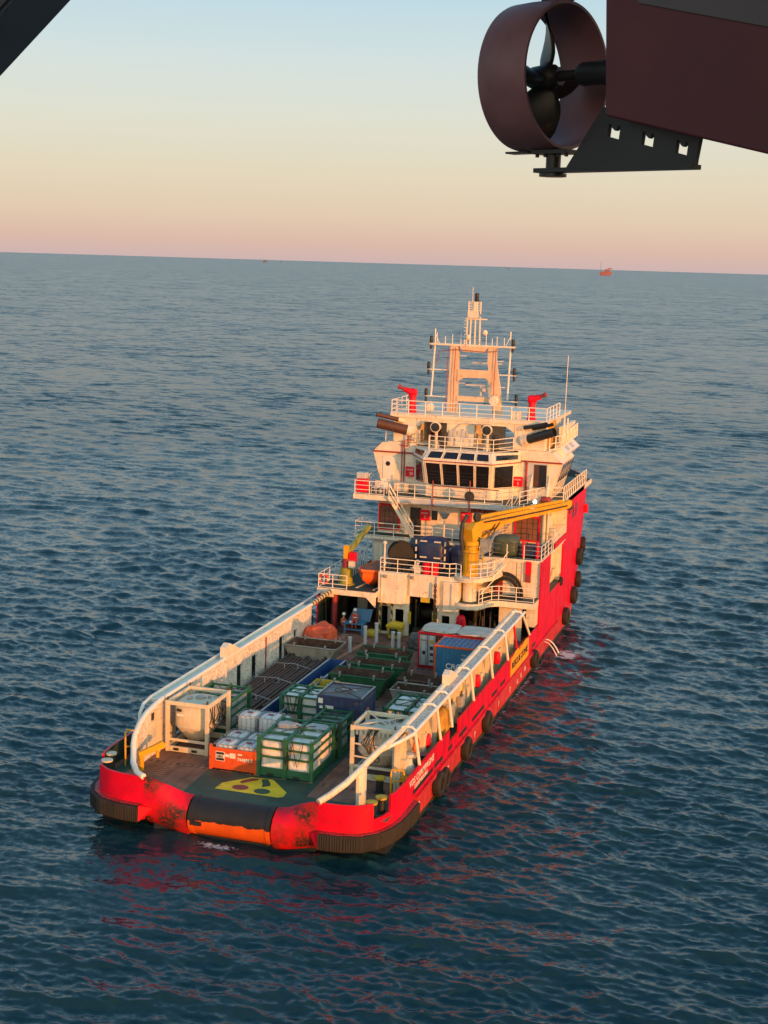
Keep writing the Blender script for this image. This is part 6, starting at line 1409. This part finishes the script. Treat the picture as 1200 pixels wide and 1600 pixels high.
# starboard side deck gear
def on_wall(name,label,cat,fn,loc): t = thing(name,label,cat,loc); fn(t); return t
def f1(t):
    MB().torus((0,0,0),(1,0,0),.33,.09,24,10).build('ring', M('lifebuoy orange',(.70,.13,.02),.5), t, smooth=60)
    MB().box(-.06,.06,-.5,.5,-.55,-.48).build('holder', mt['cream'], t)
on_wall('lifebuoy','orange lifebuoy on the white rail wall above the name lettering','lifebuoy',f1,(7.5,7.3,3.7))
def f2(t): blob('vest', .22,.3,.75,mt['sred'],t,91,2,.12,.8)
on_wall('life_vest','red lifejacket hung on the rail wall beside a blue drum','lifejacket',f2,(7.35,9.9,2.75)); on_wall('life_vest','bright red lifejacket hung on the rail wall near the yellow board','lifejacket',f2,(7.35,21.6,2.9)); on_wall('life_vest','red lifejacket hung on the rail wall farthest forward','lifejacket',f2,(7.4,27.0,3.0))
def f3(t): MB().lathe([(.28,0),(.3,.02),(.29,.3),(.31,.32),(.29,.34),(.29,.6),(.31,.62),(.29,.64),(.3,.9),(.26,.92),(0,.92)],n=18).build('drum_shell', mt['navy'], t, smooth=40); MB().torus((0,0,.91),(0,0,1),.28,.02,20,6).build('drum_rim', mt['skip'], t)
on_wall('plastic_drum','dark blue drum standing behind the bulwark under the red lifejacket','drum',f3,(7.45,8.6,DK))
def f4(t): blob('net_mass',.35,.9,1.7,M('orange yellow net',(.55,.28,.03),.8,bump=1,bscale=9,var=.4),t,95,3,.18,.9)
on_wall('cargo_net','yellow orange net hung on the rail wall behind the mooring notch','net',f4,(7.35,13.1,2.3))
def f5(t): m = MB(); m.lathe([(.42,-.1),(.46,0),(.42,.1)],(0,0,0),(1,0,0),22); m.build('wheel', mt['cream'], t, smooth=40); MB().lathe([(.3,.11),(0,.12)],(0,0,0),(1,0,0),20).build('hub', mt['dyellow'], t)
on_wall('hose_drum','round cream hose drum on the rail wall between two posts','hose drum',f5,(7.35,17.6,4.0))
def f6(t): m = MB(); m.prism([(-.35,1.1),(.35,1.1),(.3,.1),(0,-.1),(-.3,.1)],.3,((0,0,0),(0,1,0),(0,0,1),(1,0,0))); m.build('bag_body', mt['gbag'], t, bevel=.05); MB().tube([(.15,-.2,1.1),(.15,0,1.4),(.15,.2,1.1)],.03,6).build('strap', mt['dark'], t)
on_wall('gear_bag','grey gear bag hung on the rail wall right of the net','bag',f6,(7.3,14.9,2.7)); on_wall('gear_bag','grey gear bag hung below the cream hose drum','bag',f6,(7.3,17.2,2.5))
MB().lathe([(.33,0),(.35,.05),(.35,.9),(.2,1.15),(.2,1.4),(.3,1.5),(.3,1.65),(0,1.7)],(7.35,6.4,DK),n=16).build('deck_vent', mt['greyw'], ship, smooth=40)
MB().box(6.95,7.75,5.3,5.9,DK+.5,DK+.62).build('yellow_step', mt['yellow'], ship)
# two people by the workbench
def person(label, hip, face, tilt, seed, helmet='letter'):
    """seated figure grown as one skin; hip = hip centre, face = heading"""
    t = thing('person', label, 'person', hip, face)
    vs=[(0,0,0),(0,0,.22),(0,-.02,.42),(0,-.03,.53),(0,-.05,.66),(0,-.06,.78)]; rd=[.15,.14,.16,.06,.095,.085]; ed=[(0,1),(1,2),(2,3),(3,4),(4,5)]; kind=[0,0,0,1,1,1]
    def add(p,r,par,k=0): vs.append(p); rd.append(r); kind.append(k); ed.append((par,len(vs)-1)); return len(vs)-1
    for s in (-1,1):
        h=add((s*.10,-.02,-.02),.095,0); k=add((s*.13,-.43,.02),.07,h); a=add((s*.13,-.47,-.38),.045,k); add((s*.13,-.60,-.44),.045,a)
        sh=add((s*.19,0,.44),.07,2); e=add((s*.26,-.08+tilt,.18),.05,sh); w=add((s*.17,-.30,.14),.035,e); pm_=add((s*.15,-.37,.13),.04,w,1)
        for q,(dx,ln) in enumerate(((-.03,.075),(-.01,.09),(.01,.085),(.03,.07))):
            f1_=add((s*.15+dx,-.37-ln*.6,.125),.012,pm_,1); add((s*.15+dx,-.37-ln,.10),.009,f1_,1)
        th=add((s*.115,-.36,.15),.013,pm_,1); add((s*.105,-.40,.15),.01,th,1)
    me=bpy.data.meshes.new('body'); me.from_pydata(vs,ed,[]); o=bpy.data.objects.new('body',me); col.objects.link(o)
    md=o.modifiers.new('skin','SKIN'); md.use_smooth_shade=True
    for i,sv in enumerate(me.skin_vertices[0].data): sv.radius=(rd[i],rd[i]); sv.use_root=(i==0)
    o.modifiers.new('sub','SUBSURF').levels=1
    bpy.context.view_layer.update(); me2=bpy.data.meshes.new_from_object(o.evaluated_get(bpy.context.evaluated_depsgraph_get())); bpy.data.objects.remove(o)
    me2.name='body'; me2.materials.clear(); me2.materials.append(mt['cover']); me2.materials.append(mt['skin'])
    arr=[Vector(v) for v in vs]
    for p in me2.polygons:
        c=p.center; i=min(range(len(arr)),key=lambda j:(arr[j]-c).length); p.material_index=kind[i]; p.use_smooth=True
    b=bpy.data.objects.new('body',me2); col.objects.link(b); b.parent=t
    m=MB(); m.lathe([(.16,0),(.125,.02),(.12,.08),(.08,.14),(0,.16)],(0,-.06,.80),n=18); m.build('hard_hat', mt[helmet], t, smooth=50)
    m=MB(); m.box(-.035,-.015,-.16,-.145,.71,.72); m.box(.015,.035,-.16,-.145,.71,.72); m.box(-.03,.03,-.155,-.14,.645,.652); m.build('face_features', mt['dark'], t)
    m=MB(); m.add([(-.012,-.145,.69),(.012,-.145,.69),(0,-.175,.67),(0,-.14,.715)],[(0,1,2),(0,2,3),(1,3,2)]); m.build('nose', mt['skin'], t)
    m=MB(); m.lathe([(.165,.24),(.17,.3)],(0,-.01,0),n=16); m.build('reflective_band', mt['letter'], t)
    return t
person('person in red orange coverall and white helmet seated on the workbench', (-5.05,34.55,DK+.93), R(10), .05, 1)
person('person in orange coverall and white helmet on a low box left of the workbench', (-5.95,34.5,DK+.55), R(60), 0, 2)
tag(MB().box(-6.2,-5.7,34.25,34.75,DK,DK+.42).build('seat_box', mt['exh'], None, bevel=.02),'low brown box used as a seat left of the workbench','box')
tag(MB().box(-5.35,-5.15,34.1,34.22,DK+.83,DK+1.0).build('white_cup', mt['letter'], None, bevel=.03),'small white carton standing on the workbench','carton')
# ------------------------------------------------------------------ water streaming from the side, froth
m = MB(); rq = random.Random(8)
for k,(y0,dy,r) in enumerate(((40.5,.6,.035),(41.2,.9,.05))):
    pts=[(8.05+.95*t, y0+dy*t*.6, 1.15-1.1*t*t) for t in np.linspace(0,1,9)]; m.tube(pts,[r*(.7+.6*t) for t in np.linspace(0,1,9)],7)
tag(m.build('water_discharge', mt['foam'], None, smooth=60),'two white jets of water falling from the starboard side near the yellow board','water jets')
def lace(rows, lab, mid=.62, name='foam'):
    """thin foam lying on the water: dense in the middle of the strip, gone at its edges"""
    nr, nc = len(rows), len(rows[0]); m = MB(); m.grid(rows); o = m.build(name, mt['lace'], None, smooth=60)
    at = o.data.attributes.new('dense', 'FLOAT', 'POINT')
    at.data.foreach_set('value', [mid*math.sin(math.pi*i/(nr-1))**.7*math.sin(math.pi*j/(nc-1))**.5 for i in range(nr) for j in range(nc)])
    tag(o, lab, 'foam', kind='stuff')
def flat(x0,x1,y0,y1,z=.09,n=24,k=9): return [[(x0+(x1-x0)*i/n, y0+(y1-y0)*j/k, z) for j in range(k+1)] for i in range(n+1)]
lace(flat(-2.6,1.6,-1.5,-.35), 'thin white froth below the stern roller', .60)
lace(flat(8.3,11.2,39.6,43.2), 'white froth where the water jets meet the sea', .74)
lace([[(8.02+hb(y,0)-8+d, y, .10) for d in (0,.12,.25,.45,.7)] for y in np.linspace(5.6,60,80)], 'thin line of froth along the starboard waterline', .5)
lace(flat(8.6,13.5,46,58,.1), 'thin bow wave froth beyond the tyre fenders', .5)
# ------------------------------------------------------------------ far rigs
def rig(label, px, py, dist, wdt, red):
    d = f_*FPX + rr_*(px-600) - uu_*(py-800); d = Vector((d.x,d.y,0)).normalized(); c = Vector((CX,CY,0)) + d*dist; rt = Vector((d.y,-d.x,0))
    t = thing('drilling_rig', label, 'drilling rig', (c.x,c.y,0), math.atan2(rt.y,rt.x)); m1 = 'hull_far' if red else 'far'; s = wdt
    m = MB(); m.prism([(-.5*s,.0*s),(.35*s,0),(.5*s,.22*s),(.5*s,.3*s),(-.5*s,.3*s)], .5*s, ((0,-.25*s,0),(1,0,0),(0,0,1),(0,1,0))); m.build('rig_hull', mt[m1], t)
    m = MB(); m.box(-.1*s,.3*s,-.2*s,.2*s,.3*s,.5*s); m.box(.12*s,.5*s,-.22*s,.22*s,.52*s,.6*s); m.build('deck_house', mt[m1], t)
    m = MB()
    for x in (-.46,-.40): m.bar((x*s,0,.3*s),(-.43*s,0,1.15*s),.009*s,.009*s)
    for i in range(6): z=(.4+i*.11)*s; m.bar((-.46*s,0,z),(-.40*s,0,z),.01*s,.01*s)
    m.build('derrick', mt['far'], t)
rig('red rig standing on the horizon right of the ship', 947, 421, 6900, 58, True)
rig('larger of two grey rigs on the horizon at the left', 414, 405, 14000, 42, False)
rig('smaller of two grey rigs on the horizon at the left', 439.5, 406, 16000, 22, False)
rig('faint speck of a rig on the horizon above the ship', 794, 416, 17000, 26, False)
# ------------------------------------------------------------------ lifeboat stern overhead
HUB = (25.1878, -54.9878, 29.8912)
LBPOLY = dict(w=.2, wp=0.0, hull=[(.4572,.75),(.515,-.221),(.5192,-.2299),(1.3786,-.4312),(1.7675,-.5281),(2.6,-.62),(2.6,.75)],
 band=[(.5225,.4626),(.6761,.2634),(1.3341,.1027),(1.7189,.0088),(2.6,-.2),(2.6,.6),(.5225,.6)],
 plate=[(.1822,-.4475),(.3853,-.165),(.6204,-.225),(.9389,-.30),(.9181,-.4293),(.9144,-.4699)],
 holes=[[(.425,-.2464),(.4401,-.2501),(.445,-.2684),(.4607,-.2811),(.4749,-.2726),(.4776,-.2577),(.4926,-.2613),(.4859,-.3243),(.4179,-.3067)],
  [(.6216,-.2904),(.6362,-.2939),(.6411,-.3119),(.6563,-.3243),(.6699,-.3159),(.6724,-.3012),(.6868,-.3047),(.6807,-.3667),(.6151,-.3497)],
  [(.8116,-.3357),(.8257,-.3391),(.8304,-.3568),(.8451,-.369),(.8582,-.3607),(.8606,-.3462),(.8745,-.3496),(.8689,-.4105),(.8056,-.3941)]],
 barz=-.472, barx0=.0, barx1=.9148)
BEAM = ((20.608,-54.4456,29.7934),(23.0007,-54.9834,31.5427),.5,.9,(-.5949,-.0349,.803))
LB = thing('lifeboat', 'dark maroon lifeboat stern with ducted propeller hanging overhead at top right', 'lifeboat', (0,0,0))
hubw = Vector(HUB)
bow = Vector((.901,-.434,0)).normalized(); per = Vector((-bow.y,bow.x,0))     # per: away from the viewer
LB.matrix_world = Matrix(((bow.x,per.x,0,hubw.x),(bow.y,per.y,0,hubw.y),(0,0,1,hubw.z),(0,0,0,1)))
# local frame: x towards the bow, y away from the viewer's side, z up
m = MB(); R0=.36; Ld=.145
prof=[(R0-.004,-Ld),(R0,-Ld+.012),(R0+.004,-.03),(R0,Ld-.012),(R0-.004,Ld),(R0-.018,Ld),(R0-.022,.05),(R0-.02,-Ld),(R0-.004,-Ld)]
m.lathe(prof,(0,0,0),(1,0,0),72); dct=m.build('propeller_duct', mt['lred'], LB, smooth=50)
m = MB(); m.box(-.02,.14,-.03,.03,R0,R0+.03); m.box(-.1,.16,-.05,.05,R0+.03,R0+.05); m.cyl((.03,0,R0),(.03,0,R0+.5),.035,n=14); m.build('duct_mount', mt['bronze'], dct, smooth=40)
m = MB(); m.box(-.2,-.06,-.04,.04,-R0-.012,-R0-.002); m.box(-.02,.2,-.06,.06,-R0-.02,-R0-.0)
for x in (.0,.05,.13,.18): m.cyl((x,-.03,-R0-.035),(x,-.03,-R0-.01),.01,n=8)
m.build('duct_foot', mt['bronze'], dct)
m = MB(); m.cyl((.08,0,-R0-.12),(.08,0,-R0),.038,n=16); m.cyl((.08,0,-R0-.13),(.08,0,-R0-.115),.07,n=18); m.build('rudder_pintle', mt['bronze'], LB, smooth=40)
m = MB(); m.lathe([(0,-.13),(.03,-.12),(.055,-.07),(.062,0),(.06,.06),(.045,.075),(.045,.1)],(0,0,0),(1,0,0),24); hb_=m.build('propeller', mt['bronze'], LB, smooth=50)
def blade(a):
    m = MB(); rows=[]
    for i in range(9):
        t=i/8; r=.05+t*.275; ch=(.05+.30*math.sin(math.pi*min(1,(t*.86+.08)))**.8)*(.62 if t<.95 else .4); pitch=R(62)-R(36)*t; row=[]
        for j in range(7):
            u=(j/6-.5)*ch; th=u*math.cos(pitch)*.9/max(r,.08)+.25*t*t; ax_=u*math.sin(pitch)
            rr=r+ (0 if t<1 else 0) - abs(j/6-.5)**2*.08*t
            row.append((ax_, rr*math.cos(a+th), rr*math.sin(a+th)))
        rows.append(row)
    m.grid(rows); o=m.build('blade', mt['bronze'], hb_, smooth=60); sd=o.modifiers.new('thick','SOLIDIFY'); sd.thickness=.012; sd.offset=0
for k in range(4): blade(R(80)+k*math.pi/2)
m = MB(); m.cyl((.08,0,0),(.7,0,0),.026,n=14); m.lathe([(.05,.22),(.058,.24),(.058,.36),(.065,.38),(.065,.6)],(0,0,0),(1,0,0),18); m.build('propeller_shaft', mt['bronze'], LB, smooth=40)
P2 = LBPOLY
m = MB(); m.prism(P2['hull'], .75, ((0,-P2['w'],0),(1,0,0),(0,0,1),(0,1,0))); m.build('lifeboat_hull', mt['maroon'], LB, bevel=.012)
m = MB(); m.prism(P2['band'], .012, ((0,-P2['w']-.013,0),(1,0,0),(0,0,1),(0,1,0))); m.build('hull_band', mt['gmaroon'], LB)
# plate under the keel, with three hook slots cut right through
import bmesh
def plate_with_holes(outer, holes, th, y, name, mat, parent):
    from mathutils.geometry import tessellate_polygon
    loops=[[Vector((x,z,0)) for x,z in outer]]+[[Vector((x,z,0)) for x,z in h] for h in holes]
    tris=tessellate_polygon(loops); flat=[v for l in loops for v in l]; n=len(flat)
    m=MB(); vs=[(v.x,y,v.y) for v in flat]+[(v.x,y-th,v.y) for v in flat]; fs=[tuple(t) for t in tris]+[tuple(i+n for i in t[::-1]) for t in tris]; o=0
    for l in loops:
        k=len(l)
        for i in range(k): fs.append((o+i,o+(i+1) % k,n+o+(i+1) % k,n+o+i))
        o+=k
    m.add(vs,fs); return m.build(name, mat, parent)
plate_with_holes(P2['plate'], P2['holes'], .03, P2['wp'], 'skeg_plate', mt['bronze'], LB)
m = MB(); z=P2['barz']; m.box(P2['barx0'],P2['barx1'],P2['wp']-.06,P2['wp']+.03,z,z+.022); m.build('skeg_bar', mt['bronze'], LB)
m = MB(); m.cyl((.1,-.05,.44),(.9,-.1,.36),.022,n=10); m.build('grab_rail', mt['cream'], LB)
# ------------------------------------------------------------------ davit beam; unseen wall and deck added to shade the lifeboat
RG = thing('davit_frame', 'dark blue steel davit beam crossing the top left corner', 'steel beam', (0,0,0))
m = MB(); a,b = Vector(BEAM[0]), Vector(BEAM[1]); m.bar(a,b,BEAM[2],BEAM[3],up=BEAM[4]); dv_ = m.build('davit_beam', mt['navydark'], RG); nn_ = Vector(BEAM[4]); MB().bar(a-nn_*.33,b-nn_*.33,.54,.2,up=BEAM[4]).build('beam_flange', M('dark grey flange', (.085,.085,.10), .6, var=.2), dv_)
back = Vector((sdir.x,sdir.y,0)).normalized(); sd_ = Vector((-back.y,back.x,0)); c = Vector((CX,CY,0))+back*18
m = MB(); q=[c-sd_*12, c+sd_*12, c+sd_*12+back*1.0, c-sd_*12+back*1.0]
m.add([(p.x,p.y,21) for p in q]+[(p.x,p.y,41) for p in q],[(0,1,2,3),(4,5,6,7),(0,1,5,4),(1,2,6,5),(2,3,7,6),(3,0,4,7)]); m.build('side_wall', mt['navydark'], RG)  # unseen wall added on the sun side, keeps direct sun off the lifeboat
fw=Vector((-math.sin(YAW),math.cos(YAW),0)); rt=Vector((math.cos(YAW),math.sin(YAW),0)); c=Vector((CX,CY,0)); q=[c-fw*6-rt*9, c-fw*6+rt*12, c+fw*11+rt*12, c+fw*11-rt*9]
m = MB(); m.add([(p.x,p.y,36.5) for p in q]+[(p.x,p.y,37.3) for p in q],[(0,1,2,3),(4,5,6,7),(0,1,5,4),(1,2,6,5),(2,3,7,6),(3,0,4,7)]); m.build('shade_deck', mt['navydark'], RG)  # unseen slab added above the view to dim skylight on the lifeboat

# no level below thing > part > sub-part
def depth(o):
    d = 0
    while o.parent: o = o.parent; d += 1
    return d
for o in list(bpy.data.objects):
    while depth(o) > 2: o.parent = o.parent.parent
